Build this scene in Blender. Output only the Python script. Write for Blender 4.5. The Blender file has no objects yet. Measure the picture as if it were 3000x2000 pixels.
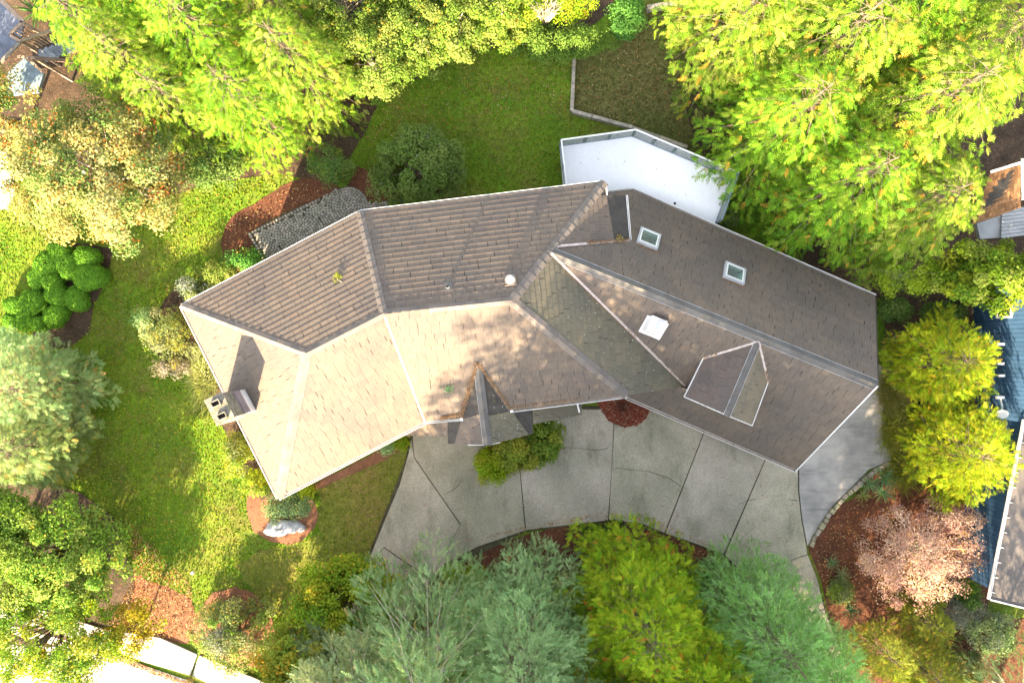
import bpy, math, random
import numpy as np
from mathutils import Vector, Matrix

# ------------------------------------------------------------------ camera, sky, sun, exposure
H = 34.0                       # drone height; 24 mm lens on a 36 mm frame
scn = bpy.context.scene
COL = scn.collection
cam_d = bpy.data.cameras.new("camera"); cam_d.lens = 24.0; cam_d.sensor_width = 36.0
cam_d.clip_start = 0.5; cam_d.clip_end = 2000.0
cam = bpy.data.objects.new("camera", cam_d); COL.objects.link(cam)
cam.location = (0, 0, H); cam.rotation_euler = (0, 0, 0)
scn.camera = cam

SUN_AZ = Vector((-0.36, -0.933, 0)).normalized()    # horizontal direction towards the sun
SUN_EL = math.radians(22.9)
world = bpy.data.worlds.new("World"); scn.world = world; world.use_nodes = True
wn = world.node_tree.nodes; wl = world.node_tree.links; wn.clear()
sky = wn.new("ShaderNodeTexSky"); sky.sky_type = 'NISHITA'; sky.sun_disc = False
sky.sun_elevation = SUN_EL; sky.sun_rotation = math.atan2(SUN_AZ.x, SUN_AZ.y)
sky.dust_density = 2.0; sky.ozone_density = 1.0
hs = wn.new("ShaderNodeHueSaturation"); hs.inputs['Saturation'].default_value = 0.35
bg = wn.new("ShaderNodeBackground"); bg.inputs['Strength'].default_value = 0.102
wo = wn.new("ShaderNodeOutputWorld")
wl.new(sky.outputs[0], hs.inputs['Color']); wl.new(hs.outputs[0], bg.inputs['Color']); wl.new(bg.outputs[0], wo.inputs[0])
sun_d = bpy.data.lights.new("sun", 'SUN'); sun_d.energy = 5.0; sun_d.angle = math.radians(0.5); sun_d.color = (1.0, 0.775, 0.50)
sun = bpy.data.objects.new("sun", sun_d); COL.objects.link(sun)
to_sun = SUN_AZ * math.cos(SUN_EL) + Vector((0, 0, math.sin(SUN_EL)))
sun.rotation_euler = to_sun.to_track_quat('Z', 'Y').to_euler(); sun.location = to_sun * 80
scn.view_settings.view_transform = 'Standard'; scn.view_settings.look = 'None'
scn.view_settings.exposure = 3.03; scn.view_settings.gamma = 1.0
scn.view_settings.use_curve_mapping = False
scn.cycles.max_bounces = 6; scn.cycles.diffuse_bounces = 3; scn.cycles.transparent_max_bounces = 8

random.seed(7); RNG = np.random.default_rng(7)
K1 = 1.27551                   # overview px -> 3000 px

def S(x, y, z):
    t = H - z
    return Vector(((x - 1500) / 2000 * t, (1000 - y) / 2000 * t, z))
def D(x, y, z): return S(x * K1, y * K1, z)

# ------------------------------------------------------------------ scene helpers
def link(o, parent=None):
    COL.objects.link(o)
    if parent is not None:
        o.parent = parent
    return o
def tag(o, label=None, cat=None, group=None, kind=None):
    if label: o['label'] = label
    if cat: o['category'] = cat
    if group: o['group'] = group
    if kind: o['kind'] = kind
    return o
def thing(name, label, cat, loc=(0, 0, 0), group=None):
    o = bpy.data.objects.new(name, None); COL.objects.link(o); o.location = loc
    o.empty_display_size = 0.2
    return tag(o, label, cat, group)
def setting(name):
    o = bpy.data.objects.new(name, None); COL.objects.link(o); o['kind'] = 'structure'
    return o

class MB:
    """collects polygons (with optional tint / uv) for ONE mesh"""
    def __init__(s): s.v = []; s.f = []; s.t = []; s.uv = []; s.has_uv = False
    def poly(s, pts, tint=(1, 1, 1), uv=None):
        i = len(s.v)
        for p in pts: s.v.append(tuple(p)); s.t.append(tint)
        s.f.append(tuple(range(i, i + len(pts))))
        if uv is not None: s.has_uv = True; s.uv.extend(uv)
        else: s.uv.extend([(0, 0)] * len(pts))
    def box(s, c, sx, sy, sz, ux=Vector((1, 0, 0)), uy=Vector((0, 1, 0)), uz=Vector((0, 0, 1)), tint=(1, 1, 1)):
        c = Vector(c); P = []
        for k in (-1, 1):
            for j, i in ((-1, -1), (-1, 1), (1, 1), (1, -1)):
                P.append(c + ux * (i * sx / 2) + uy * (j * sy / 2) + uz * (k * sz / 2))
        for q in ((3, 2, 1, 0), (4, 5, 6, 7), (0, 1, 5, 4), (1, 2, 6, 5), (2, 3, 7, 6), (3, 0, 4, 7)):
            s.poly([P[i] for i in q], tint)
    def bar(s, a, b, w, h, tint=(1, 1, 1)):
        a = Vector(a); b = Vector(b); d = (b - a); L = d.length; d.normalize()
        sd = d.cross(Vector((0, 0, 1)))
        if sd.length < 1e-4: sd = Vector((1, 0, 0))
        sd.normalize(); up = sd.cross(d)
        s.box((a + b) / 2, L, w, h, d, sd, up, tint)
    def prism(s, pts, z0, z1, tint=(1, 1, 1), bottom=False):
        n = len(pts)
        a = sum(pts[i][0] * pts[(i + 1) % n][1] - pts[(i + 1) % n][0] * pts[i][1] for i in range(n))
        if a < 0: pts = pts[::-1]
        s.poly([(p[0], p[1], z1) for p in pts], tint)
        for i in range(n):
            p, q = pts[i], pts[(i + 1) % n]
            s.poly([(p[0], p[1], z0), (q[0], q[1], z0), (q[0], q[1], z1), (p[0], p[1], z1)], tint)
    def tube(s, pts, r0, r1, n=5, tint=(1, 1, 1)):
        pts = [Vector(p) for p in pts]; rings = []
        for i, p in enumerate(pts):
            d = (pts[min(i + 1, len(pts) - 1)] - pts[max(i - 1, 0)]).normalized()
            a = d.cross(Vector((0.31, 0.17, 0.93))).normalized(); b = d.cross(a)
            r = r0 + (r1 - r0) * i / max(1, len(pts) - 1)
            rings.append([p + (a * math.cos(6.2832 * k / n) + b * math.sin(6.2832 * k / n)) * r for k in range(n)])
        for i in range(len(rings) - 1):
            for k in range(n):
                s.poly([rings[i][k], rings[i][(k + 1) % n], rings[i + 1][(k + 1) % n], rings[i + 1][k]], tint)
        s.poly(rings[-1], tint)
    def cyl(s, c, r, h, n=16, r1=None, tint=(1, 1, 1), cap=True):
        r1 = r if r1 is None else r1; c = Vector(c)
        A = [c + Vector((math.cos(6.2832 * k / n) * r, math.sin(6.2832 * k / n) * r, 0)) for k in range(n)]
        B = [c + Vector((math.cos(6.2832 * k / n) * r1, math.sin(6.2832 * k / n) * r1, h)) for k in range(n)]
        for k in range(n): s.poly([A[k], A[(k + 1) % n], B[(k + 1) % n], B[k]], tint)
        if cap: s.poly(B, tint)
    def mesh(s, name, mat, smooth=False):
        me = bpy.data.meshes.new(name); me.from_pydata(s.v, [], s.f)
        ca = me.color_attributes.new("tint", 'FLOAT_COLOR', 'POINT')
        a = np.ones((len(s.v), 4), np.float32); a[:, :3] = np.array(s.t, np.float32).reshape(-1, 3)
        ca.data.foreach_set("color", a.ravel())
        if s.has_uv:
            u = me.uv_layers.new(name="UVMap"); u.data.foreach_set("uv", np.array(s.uv, np.float32).ravel())
        me.materials.append(mat)
        if smooth: me.polygons.foreach_set("use_smooth", [True] * len(me.polygons))
        me.update(); return me
    def build(s, name, mat, parent=None, smooth=False):
        return link(bpy.data.objects.new(name, s.mesh(name, mat, smooth)), parent)

def np_mesh(name, V, F, T, mat, parent=None, smooth=False):
    """fast triangle mesh from numpy arrays"""
    me = bpy.data.meshes.new(name)
    V = np.asarray(V, np.float32); F = np.asarray(F, np.int32)
    me.vertices.add(len(V)); me.vertices.foreach_set("co", V.ravel())
    me.loops.add(F.size); me.loops.foreach_set("vertex_index", F.ravel())
    me.polygons.add(len(F)); me.polygons.foreach_set("loop_start", np.arange(0, F.size, 3, dtype=np.int32))
    me.polygons.foreach_set("loop_total", np.full(len(F), 3, np.int32))
    if smooth: me.polygons.foreach_set("use_smooth", np.ones(len(F), bool))
    ca = me.color_attributes.new("tint", 'FLOAT_COLOR', 'POINT')
    a = np.ones((len(V), 4), np.float32); a[:, :3] = T; ca.data.foreach_set("color", a.ravel())
    me.materials.append(mat); me.update(calc_edges=True)
    return link(bpy.data.objects.new(name, me), parent)

# ------------------------------------------------------------------ materials
def new_mat(name):
    m = bpy.data.materials.new(name); m.use_nodes = True
    nt = m.node_tree; nt.nodes.clear()
    out = nt.nodes.new("ShaderNodeOutputMaterial")
    return m, nt, out
def N_(nt, typ, **kw):
    n = nt.nodes.new(typ)
    for k, v in kw.items():
        if k.startswith('i_'): n.inputs[k[2:].replace('_', ' ')].default_value = v
        else: setattr(n, k, v)
    return n
def noise(nt, vec, scale, detail=4, rough=0.55):
    n = nt.nodes.new("ShaderNodeTexNoise"); n.inputs['Scale'].default_value = scale
    n.inputs['Detail'].default_value = detail; n.inputs['Roughness'].default_value = rough
    nt.links.new(vec, n.inputs['Vector']); return n.outputs['Fac']
def ramp(nt, fac, stops):
    r = nt.nodes.new("ShaderNodeValToRGB"); e = r.color_ramp.elements
    while len(e) > 1: e.remove(e[-1])
    e[0].position = stops[0][0]; e[0].color = (*stops[0][1], 1)
    for p, c in stops[1:]:
        k = e.new(p); k.color = (*c, 1)
    nt.links.new(fac, r.inputs['Fac']); return r.outputs['Color']
def mix(nt, a, b, fac, mode='MIX'):
    m = nt.nodes.new("ShaderNodeMix"); m.data_type = 'RGBA'; m.blend_type = mode
    for inp, v in ((m.inputs[0], fac), (m.inputs[6], a), (m.inputs[7], b)):
        if isinstance(v, bpy.types.NodeSocket): nt.links.new(v, inp)
        elif isinstance(v, (int, float)): inp.default_value = v
        else: inp.default_value = (*v, 1)
    return m.outputs[2]
def g3(v): return (v, v, v)

def surf(name, col, rough=0.7, scale=3.0, var=0.25, fine=40.0, fine_var=0.15, bump=0.0, bump_scale=30.0,
         tint=False, spec=0.3, metal=0.0, extra=None):
    m, nt, out = new_mat(name)
    tc = N_(nt, "ShaderNodeTexCoord").outputs['Object']
    c = ramp(nt, noise(nt, tc, scale, 5), [(0.3, tuple(x * (1 - var) for x in col)), (0.7, tuple(min(1, x * (1 + var)) for x in col))])
    c = mix(nt, c, ramp(nt, noise(nt, tc, fine, 3), [(0.3, g3(1 - fine_var)), (0.7, g3(1 + fine_var))]), 1.0, 'MULTIPLY')
    if extra: c = extra(nt, tc, c)
    if tint:
        at = N_(nt, "ShaderNodeAttribute", attribute_name="tint").outputs['Color']
        c = mix(nt, c, at, 1.0, 'MULTIPLY')
    b = N_(nt, "ShaderNodeBsdfPrincipled")
    b.inputs['Roughness'].default_value = rough; b.inputs['Specular IOR Level'].default_value = spec; b.inputs['Metallic'].default_value = metal
    nt.links.new(c, b.inputs['Base Color'])
    if bump > 0:
        bp = N_(nt, "ShaderNodeBump"); bp.inputs['Strength'].default_value = bump; bp.inputs['Distance'].default_value = 0.03
        nt.links.new(noise(nt, tc, bump_scale, 6, 0.65), bp.inputs['Height']); nt.links.new(bp.outputs[0], b.inputs['Normal'])
    nt.links.new(b.outputs[0], out.inputs[0])
    return m

def leaf_mat(name, transl=0.35, gloss=0.05, gain=1.0):
    m, nt, out = new_mat(name)
    at = N_(nt, "ShaderNodeAttribute", attribute_name="tint").outputs['Color']
    if gain != 1.0: at = mix(nt, at, g3(gain), 1.0, 'MULTIPLY')
    d = N_(nt, "ShaderNodeBsdfDiffuse"); t = N_(nt, "ShaderNodeBsdfTranslucent")
    nt.links.new(at, d.inputs['Color'])
    nt.links.new(mix(nt, at, (1.15, 1.1, 0.5), 1.0, 'MULTIPLY'), t.inputs['Color'])
    ms = N_(nt, "ShaderNodeMixShader"); ms.inputs[0].default_value = transl
    nt.links.new(d.outputs[0], ms.inputs[1]); nt.links.new(t.outputs[0], ms.inputs[2])
    g = N_(nt, "ShaderNodeBsdfGlossy"); g.inputs['Roughness'].default_value = 0.45
    nt.links.new(mix(nt, at, (0.5, 0.5, 0.4), 0.25), g.inputs['Color'])
    m2 = N_(nt, "ShaderNodeMixShader"); m2.inputs[0].default_value = gloss
    nt.links.new(ms.outputs[0], m2.inputs[1]); nt.links.new(g.outputs[0], m2.inputs[2])
    nt.links.new(m2.outputs[0], out.inputs[0]); return m

def shingle_mat():
    m, nt, out = new_mat("weathered_roof_tile")
    uv = N_(nt, "ShaderNodeTexCoord").outputs['UV']
    mp = N_(nt, "ShaderNodeMapping"); mp.inputs['Scale'].default_value = (55, 3.5, 1); nt.links.new(uv, mp.inputs['Vector'])
    grain = noise(nt, mp.outputs[0], 1.0, 5, 0.6)
    c = ramp(nt, grain, [(0.25, (0.082, 0.067, 0.058)), (0.5, (0.121, 0.099, 0.083)), (0.8, (0.158, 0.129, 0.107))])
    geo = N_(nt, "ShaderNodeNewGeometry").outputs['Position']
    big = noise(nt, geo, 0.45, 4, 0.6)
    c = mix(nt, c, ramp(nt, big, [(0.35, (0.86, 0.87, 0.90)), (0.65, (1.12, 1.08, 1.0))]), 1.0, 'MULTIPLY')
    sp = noise(nt, geo, 14.0, 3, 0.7)
    c = mix(nt, c, (0.30, 0.28, 0.24), ramp(nt, sp, [(0.70, g3(0)), (0.78, g3(0.5))]))
    at = N_(nt, "ShaderNodeAttribute", attribute_name="tint").outputs['Color']
    c = mix(nt, c, at, 1.0, 'MULTIPLY')
    b = N_(nt, "ShaderNodeBsdfPrincipled"); b.inputs['Roughness'].default_value = 0.75; b.inputs['Specular IOR Level'].default_value = 0.25
    bp = N_(nt, "ShaderNodeBump"); bp.inputs['Strength'].default_value = 0.35; bp.inputs['Distance'].default_value = 0.01
    nt.links.new(grain, bp.inputs['Height']); nt.links.new(bp.outputs[0], b.inputs['Normal'])
    nt.links.new(c, b.inputs['Base Color']); nt.links.new(b.outputs[0], out.inputs[0]); return m

def ground_mat(name, stops, fine=18.0, patch=0.22, brown=(0.13, 0.10, 0.035), brown_amt=0.75, bump=0.6):
    m, nt, out = new_mat(name)
    p = N_(nt, "ShaderNodeTexCoord").outputs['Object']
    c = ramp(nt, noise(nt, p, 0.35, 6, 0.6), stops)
    c = mix(nt, c, brown, ramp(nt, noise(nt, p, patch * 1.7, 7, 0.68), [(0.46, g3(0)), (0.66, g3(brown_amt))]))
    c = mix(nt, c, ramp(nt, noise(nt, p, fine, 4, 0.7), [(0.28, g3(0.55)), (0.72, g3(1.45))]), 1.0, 'MULTIPLY')
    c = mix(nt, c, ramp(nt, noise(nt, p, 4.0, 4, 0.6), [(0.3, g3(0.75)), (0.7, g3(1.25))]), 1.0, 'MULTIPLY')
    b = N_(nt, "ShaderNodeBsdfPrincipled"); b.inputs['Roughness'].default_value = 0.95; b.inputs['Specular IOR Level'].default_value = 0.08
    bp = N_(nt, "ShaderNodeBump"); bp.inputs['Strength'].default_value = bump; bp.inputs['Distance'].default_value = 0.05
    nt.links.new(noise(nt, p, fine * 1.3, 5, 0.7), bp.inputs['Height']); nt.links.new(bp.outputs[0], b.inputs['Normal'])
    nt.links.new(c, b.inputs['Base Color']); nt.links.new(b.outputs[0], out.inputs[0]); return m

def grime(nt, tc, c):
    mp = N_(nt, "ShaderNodeMapping"); mp.inputs['Scale'].default_value = (1.0, 0.35, 1); mp.inputs['Rotation'].default_value = (0, 0, 0.35); nt.links.new(tc, mp.inputs['Vector'])
    c = mix(nt, c, ramp(nt, noise(nt, mp.outputs[0], 1.1, 6, 0.7), [(0.34, (0.66, 0.68, 0.64)), (0.48, g3(1.0))]), 0.8, 'MULTIPLY')
    return mix(nt, c, ramp(nt, noise(nt, tc, 2.2, 5, 0.7), [(0.26, (0.55, 0.55, 0.52)), (0.36, g3(1.0))]), 0.8, 'MULTIPLY')
def aggregate(nt, tc, c):
    v = nt.nodes.new("ShaderNodeTexVoronoi"); v.inputs['Scale'].default_value = 34.0; nt.links.new(tc, v.inputs['Vector'])
    sp = nt.nodes.new("ShaderNodeSeparateColor"); nt.links.new(v.outputs['Color'], sp.inputs[0])
    c = mix(nt, c, ramp(nt, sp.outputs[0], [(0.0, (0.78, 0.78, 0.78)), (0.5, (1.0, 0.98, 0.95)), (1.0, (1.25, 1.21, 1.14))]), 1.0, 'MULTIPLY')
    c = grime(nt, tc, c)
    return mix(nt, c, ramp(nt, noise(nt, tc, 0.28, 5, 0.6), [(0.33, (0.74, 0.78, 0.73)), (0.5, (1.0, 1.0, 0.97)), (0.68, (1.16, 1.12, 1.13))]), 1.0, 'MULTIPLY')
def stains(nt, tc, c):
    c = mix(nt, c, ramp(nt, noise(nt, tc, 0.5, 6, 0.65), [(0.35, (0.7, 0.72, 0.74)), (0.6, (1.08, 1.07, 1.05))]), 1.0, 'MULTIPLY')
    mp = N_(nt, "ShaderNodeMapping"); mp.inputs['Scale'].default_value = (0.5, 3.5, 1); nt.links.new(tc, mp.inputs['Vector'])
    return mix(nt, c, ramp(nt, noise(nt, mp.outputs[0], 0.9, 5, 0.6), [(0.30, g3(0.62)), (0.48, g3(1.0))]), 1.0, 'MULTIPLY')
def lichen(nt, tc, c):
    c = mix(nt, c, (0.09, 0.10, 0.06), ramp(nt, noise(nt, tc, 5.0, 5, 0.7), [(0.44, g3(0.85)), (0.55, g3(0))]))
    return mix(nt, c, (0.42, 0.36, 0.16), ramp(nt, noise(nt, tc, 8.0, 3, 0.7), [(0.60, g3(0)), (0.70, g3(0.7))]))
def moss_litter(nt, tc, c):
    c = mix(nt, c, (0.20, 0.10, 0.05), ramp(nt, noise(nt, tc, 9.0, 3, 0.7), [(0.58, g3(0)), (0.70, g3(0.8))]))
    return mix(nt, c, (0.05, 0.025, 0.015), ramp(nt, noise(nt, tc, 6.0, 4, 0.7), [(0.32, g3(0.7)), (0.45, g3(0))]))

M = {
 'blade': leaf_mat("grass_blade", 0.30, 0.0, 1.35),
 'grass': ground_mat("lawn_grass", [(0.32, (0.060, 0.130, 0.012)), (0.5, (0.100, 0.175, 0.014)), (0.68, (0.150, 0.190, 0.026))]),
 'dry_grass': ground_mat("dry_grass", [(0.3, (0.080, 0.100, 0.024)), (0.7, (0.135, 0.125, 0.040))], brown=(0.14, 0.105, 0.05), brown_amt=0.7),
 'front_grass': ground_mat("dry_front_grass", [(0.3, (0.10, 0.135, 0.020)), (0.7, (0.185, 0.165, 0.040))], brown=(0.20, 0.14, 0.055), brown_amt=0.7),
 'soil': surf("dark_soil", (0.055, 0.036, 0.022), 0.95, 1.2, 0.5, 14, 0.45, 0.9, 22, extra=moss_litter),
 'mulch': surf("red_bark_mulch", (0.095, 0.036, 0.018), 0.95, 0.9, 0.35, 16, 0.5, 1.0, 24, extra=moss_litter),
 'mulch_light': surf("brown_bark_mulch", (0.19, 0.085, 0.045), 0.95, 0.9, 0.25, 20, 0.4, 1.0, 26, extra=moss_litter),
 'red_mulch': surf("brick_red_mulch", (0.17, 0.040, 0.022), 0.95, 1.2, 0.3, 18, 0.45, 1.0, 26),
 'aggregate': surf("exposed_aggregate_concrete", (0.320, 0.300, 0.255), 0.9, 0.6, 0.14, 60, 0.2, 0.5, 60, extra=aggregate, tint=True),
 'concrete': surf("smooth_grey_concrete", (0.33, 0.315, 0.30), 0.85, 0.5, 0.15, 30, 0.06, 0.15, 30, extra=stains),
 'sidewalk': surf("pale_sidewalk_concrete", (0.33, 0.305, 0.28), 0.9, 0.8, 0.12, 40, 0.1, 0.3, 50),
 'street': surf("pale_street_concrete", (0.30, 0.285, 0.27), 0.9, 0.5, 0.12, 40, 0.12, 0.3, 50),
 'joint': surf("mossy_joint", (0.055, 0.050, 0.028), 0.95, 2, 0.4, 20, 0.3),
 'cobble': surf("grey_cobble", (0.25, 0.235, 0.205), 0.85, 2.0, 0.2, 25, 0.2, 0.4, 30, tint=True),
 'tile': shingle_mat(),
 'cap': surf("ridge_tile", (0.125, 0.108, 0.096), 0.7, 2.0, 0.2, 30, 0.2, 0.3, 20, tint=True),
 'ridge_metal': surf("grey_ridge_metal", (0.105, 0.100, 0.096), 0.75, 1.5, 0.2, 20, 0.15, tint=True, spec=0.2),
 'deck_board': surf("roof_underlay", (0.05, 0.045, 0.04), 0.9),
 'white': surf("white_paint", (0.68, 0.67, 0.65), 0.5, 2.0, 0.08, 12, 0.08),
 'glint_grey': surf("pale_edge_glint", (0.42, 0.42, 0.42), 0.5),
 'trough': surf("gutter_trough", (0.22, 0.17, 0.13), 0.9, 6.0, 0.5, 20, 0.4),
 'wall': surf("beige_wall", (0.42, 0.36, 0.28), 0.8, 1.0, 0.1),
 'valley': surf("valley_flashing", (0.42, 0.35, 0.32), 0.55, 4.0, 0.25, 20, 0.2, spec=0.5),
 'chimney': surf("pale_chimney_render", (0.20, 0.175, 0.15), 0.9, 3.0, 0.3, 14, 0.4, 0.5, 20, extra=lichen),
 'dark': surf("hole_shade", (0.012, 0.011, 0.010), 0.9),  # near-black colour paints the shade inside flue, pipe and drain holes
 'cricket': surf("weathered_cedar_strip", (0.24, 0.19, 0.18), 0.8, 2.0, 0.2, 30, 0.2, tint=True),
 'aqua': surf("skylight_shaft", (0.62, 0.74, 0.68), 0.7, 1.0, 0.05),
 'floor': surf("dark_wood_floor", (0.07, 0.06, 0.03), 0.6, 3.0, 0.5),
 'deck_white': surf("white_deck_membrane", (0.78, 0.78, 0.80), 0.75, 0.4, 0.035, 6.0, 0.03),
 'rail_dark': surf("blue_grey_rail", (0.13, 0.18, 0.21), 0.5, 3.0, 0.15),
 'wood': surf("weathered_rail_wood", (0.27, 0.20, 0.15), 0.8, 4.0, 0.25, 30, 0.2, tint=True),
 'tread': surf("blue_grey_tread", (0.20, 0.23, 0.26), 0.7, 3.0, 0.3, 20, 0.2, tint=True),
 'blue': surf("blue_siding", (0.035, 0.088, 0.175), 0.7, 2.0, 0.12, 20, 0.1, tint=True),
 'grey_roof': surf("smooth_grey_brown_roof", (0.095, 0.085, 0.082), 0.7, 0.7, 0.2, 25, 0.15, 0.2, 30),
 'cedar': surf("brown_cedar_shake", (0.24, 0.125, 0.06), 0.85, 3.0, 0.35, 25, 0.3, 0.4, 30, tint=True),
 'grey_board': surf("grey_deck_board", (0.36, 0.37, 0.38), 0.75, 2.0, 0.15, 20, 0.15, tint=True),
 'rock': surf("pale_granite", (0.42, 0.42, 0.43), 0.85, 2.5, 0.25, 14, 0.25, 0.8, 6),
 'stone': surf("edging_stone", (0.30, 0.27, 0.22), 0.9, 5.0, 0.3, 20, 0.25, 0.6, 12, tint=True),
 'bark': surf("grey_brown_bark", (0.13, 0.10, 0.07), 0.9, 4.0, 0.3, 20, 0.3),
 'pale_bark': surf("pale_twig_bark", (0.40, 0.34, 0.27), 0.9, 4.0, 0.25, 20, 0.2),
 'leaf': leaf_mat("leaf", 0.40, 0.03, 1.6), 'needle': leaf_mat("conifer_needle", 0.36, 0.02, 1.9),
 'clipped': leaf_mat("clipped_foliage", 0.15, 0.02, 1.8), 'litter': leaf_mat("dry_litter", 0.15, 0.01),
 'dome': surf("white_acrylic_dome", (0.85, 0.85, 0.85), 0.15, 1.0, 0.02, spec=0.6),
 'steel': surf("galvanised_steel", (0.55, 0.56, 0.57), 0.35, 3.0, 0.1, spec=0.6, metal=0.6),
}
def glass_mat(name, tint, refl=0.10, rough=0.03, trans=0.9):
    m, nt, out = new_mat(name)
    t = N_(nt, "ShaderNodeBsdfTransparent"); t.inputs['Color'].default_value = (*tint, 1)
    g = N_(nt, "ShaderNodeBsdfGlossy"); g.inputs['Roughness'].default_value = rough
    d = N_(nt, "ShaderNodeBsdfDiffuse"); d.inputs['Color'].default_value = (0.6, 0.64, 0.66, 1)
    a = N_(nt, "ShaderNodeMixShader"); a.inputs[0].default_value = 1 - trans
    nt.links.new(t.outputs[0], a.inputs[1]); nt.links.new(d.outputs[0], a.inputs[2])
    f = N_(nt, "ShaderNodeMixShader"); f.inputs[0].default_value = refl
    nt.links.new(a.outputs[0], f.inputs[1]); nt.links.new(g.outputs[0], f.inputs[2]); nt.links.new(f.outputs[0], out.inputs[0])
    return m
M['glass'] = glass_mat("skylight_glass", (0.80, 0.92, 0.86), 0.05)
M['rail_glass'] = glass_mat("railing_glass", (0.78, 0.80, 0.82), 0.06, 0.05, 0.75)
M['dark_glass'] = surf("dark_window_glass", (0.02, 0.03, 0.035), 0.1, spec=0.8)

# ------------------------------------------------------------------ ground and paving
def sheet(name, pts, z, mat, disp=True, wob=0.0, parent=None):
    """flat polygon with a slightly wandering edge, kind = structure"""
    P = [(D if disp else S)(x, y, z) for x, y in pts]
    if wob > 0:
        Q = []
        for i, p in enumerate(P):
            q = P[(i + 1) % len(P)]; n = max(1, int((q - p).length / 0.35))
            for k in range(n):
                c = p.lerp(q, k / n); Q.append((c.x + random.uniform(-wob, wob), c.y + random.uniform(-wob, wob), z))
        P = Q
    import bmesh
    bm = bmesh.new(); vs = [bm.verts.new(p) for p in P]; f = bm.faces.new(vs); f.normal_update()
    bmesh.ops.triangulate(bm, faces=[f])
    bmesh.ops.recalc_face_normals(bm, faces=bm.faces)
    if sum(fc.normal.z for fc in bm.faces) < 0: bmesh.ops.reverse_faces(bm, faces=bm.faces)
    me = bpy.data.meshes.new(name); bm.to_mesh(me); bm.free(); me.materials.append(mat)
    o = link(bpy.data.objects.new(name, me), parent); o['kind'] = 'structure'; return o

g = MB(); g.poly([(-400, -400, 0), (400, -400, 0), (400, 400, 0), (-400, 400, 0)]); tag(g.build('ground', M['grass']), kind='structure')
sheet('upper_lawn', [(1316, 138), (1311, 262), (1452, 296), (1650, 380), (1800, 300), (1700, 60), (1590, 10), (1480, 12), (1400, 110)], 0.006, M['dry_grass'], wob=0.06)
sheet('front_lawn', [(735, 1120), (800, 1085), (945, 1004), (925, 1110), (840, 1300), (650, 1420), (575, 1350), (540, 1300), (600, 1262), (660, 1256), (735, 1225)], 0.007, M['front_grass'], wob=0.1)
# planting beds (overview px)
BEDS = [
 ([(512, 600), (508, 560), (516, 520), (540, 490), (580, 468), (650, 428), (700, 405), (770, 420), (785, 440), (690, 475), (576, 542), (600, 600), (600, 640), (560, 640)], 'mulch'),
 ([(566, 1150), (568, 1185), (585, 1220), (620, 1242), (660, 1252), (695, 1240), (722, 1215), (732, 1180), (722, 1150), (700, 1125), (640, 1060), (575, 1110)], 'mulch_light'),
 ([(1368, 915), (1374, 932), (1384, 950), (1398, 965), (1415, 976), (1434, 981), (1454, 979), (1472, 971), (1486, 958), (1494, 940), (1490, 915), (1430, 880)], 'red_mulch'),
 ([(1030, 1262), (1100, 1250), (1190, 1232), (1290, 1206), (1400, 1190), (1470, 1200), (1560, 1228), (1648, 1270), (1640, 1330), (1700, 1400), (1760, 1500), (1800, 1620), (1000, 1640), (960, 1400)], 'mulch'),
 ([(1858, 1255), (1880, 1215), (1925, 1165), (1985, 1120), (2000, 1085), (2050, 1062), (2120, 1000), (2260, 1000), (2290, 1300), (2260, 1420), (2352, 1420), (2352, 1640), (1985, 1640), (1950, 1560), (1905, 1420), (1885, 1330)], 'mulch'),
 ([(2030, 690), (2040, 880), (2068, 1000), (2066, 1062), (2300, 1100), (2400, 600), (1990, 560), (1760, 560)], 'soil'),
 ([(440, 1420), (490, 1360), (540, 1345), (590, 1365), (625, 1420), (640, 1480), (600, 1530), (480, 1530), (445, 1470)], 'mulch_light'),
 ([(-200, 1110), (120, 1110), (190, 1135), (262, 1190), (285, 1260), (310, 1330), (300, 1400), (230, 1490), (-200, 1470)], 'soil'),
 ([(300, 1300), (340, 1335), (385, 1348), (440, 1375), (455, 1450), (430, 1478), (330, 1465), (280, 1440)], 'mulch_light'),
 ([(205, 560), (260, 570), (245, 640), (215, 700), (205, 760), (160, 800), (60, 800), (100, 700), (150, 560)], 'soil'),
 ([(-200, -200), (1480, -200), (1400, 30), (1300, 95), (1120, 112), (1000, 160), (880, 215), (835, 310), (770, 420), (640, 400), (480, 420), (300, 480), (100, 420), (-200, 300)], 'soil'),
 ([(1480, -200), (2600, -200), (2600, 560), (2000, 620), (1800, 540), (1700, 420), (1600, 330), (1560, 200), (1600, 60)], 'soil'),
 ([(420, 640), (470, 700), (440, 760), (520, 900), (560, 1000), (640, 1120), (600, 1150), (500, 960), (430, 860), (345, 800), (335, 740)], 'soil'),
 ([(930, 430), (1040, 430), (1080, 470), (800, 520), (790, 440), (820, 380)], 'mulch'),
 ([(860, 1040), (940, 990), (950, 1005), (935, 1025), (870, 1062), (780, 1100), (700, 1140), (700, 1120)], 'mulch_light'),
]
for i, (pts, mt) in enumerate(BEDS):
    sheet('planting_bed', pts, 0.105 if mt == 'red_mulch' else 0.012 + 0.004 * (i % 8), M[mt], wob=0.05)

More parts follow.
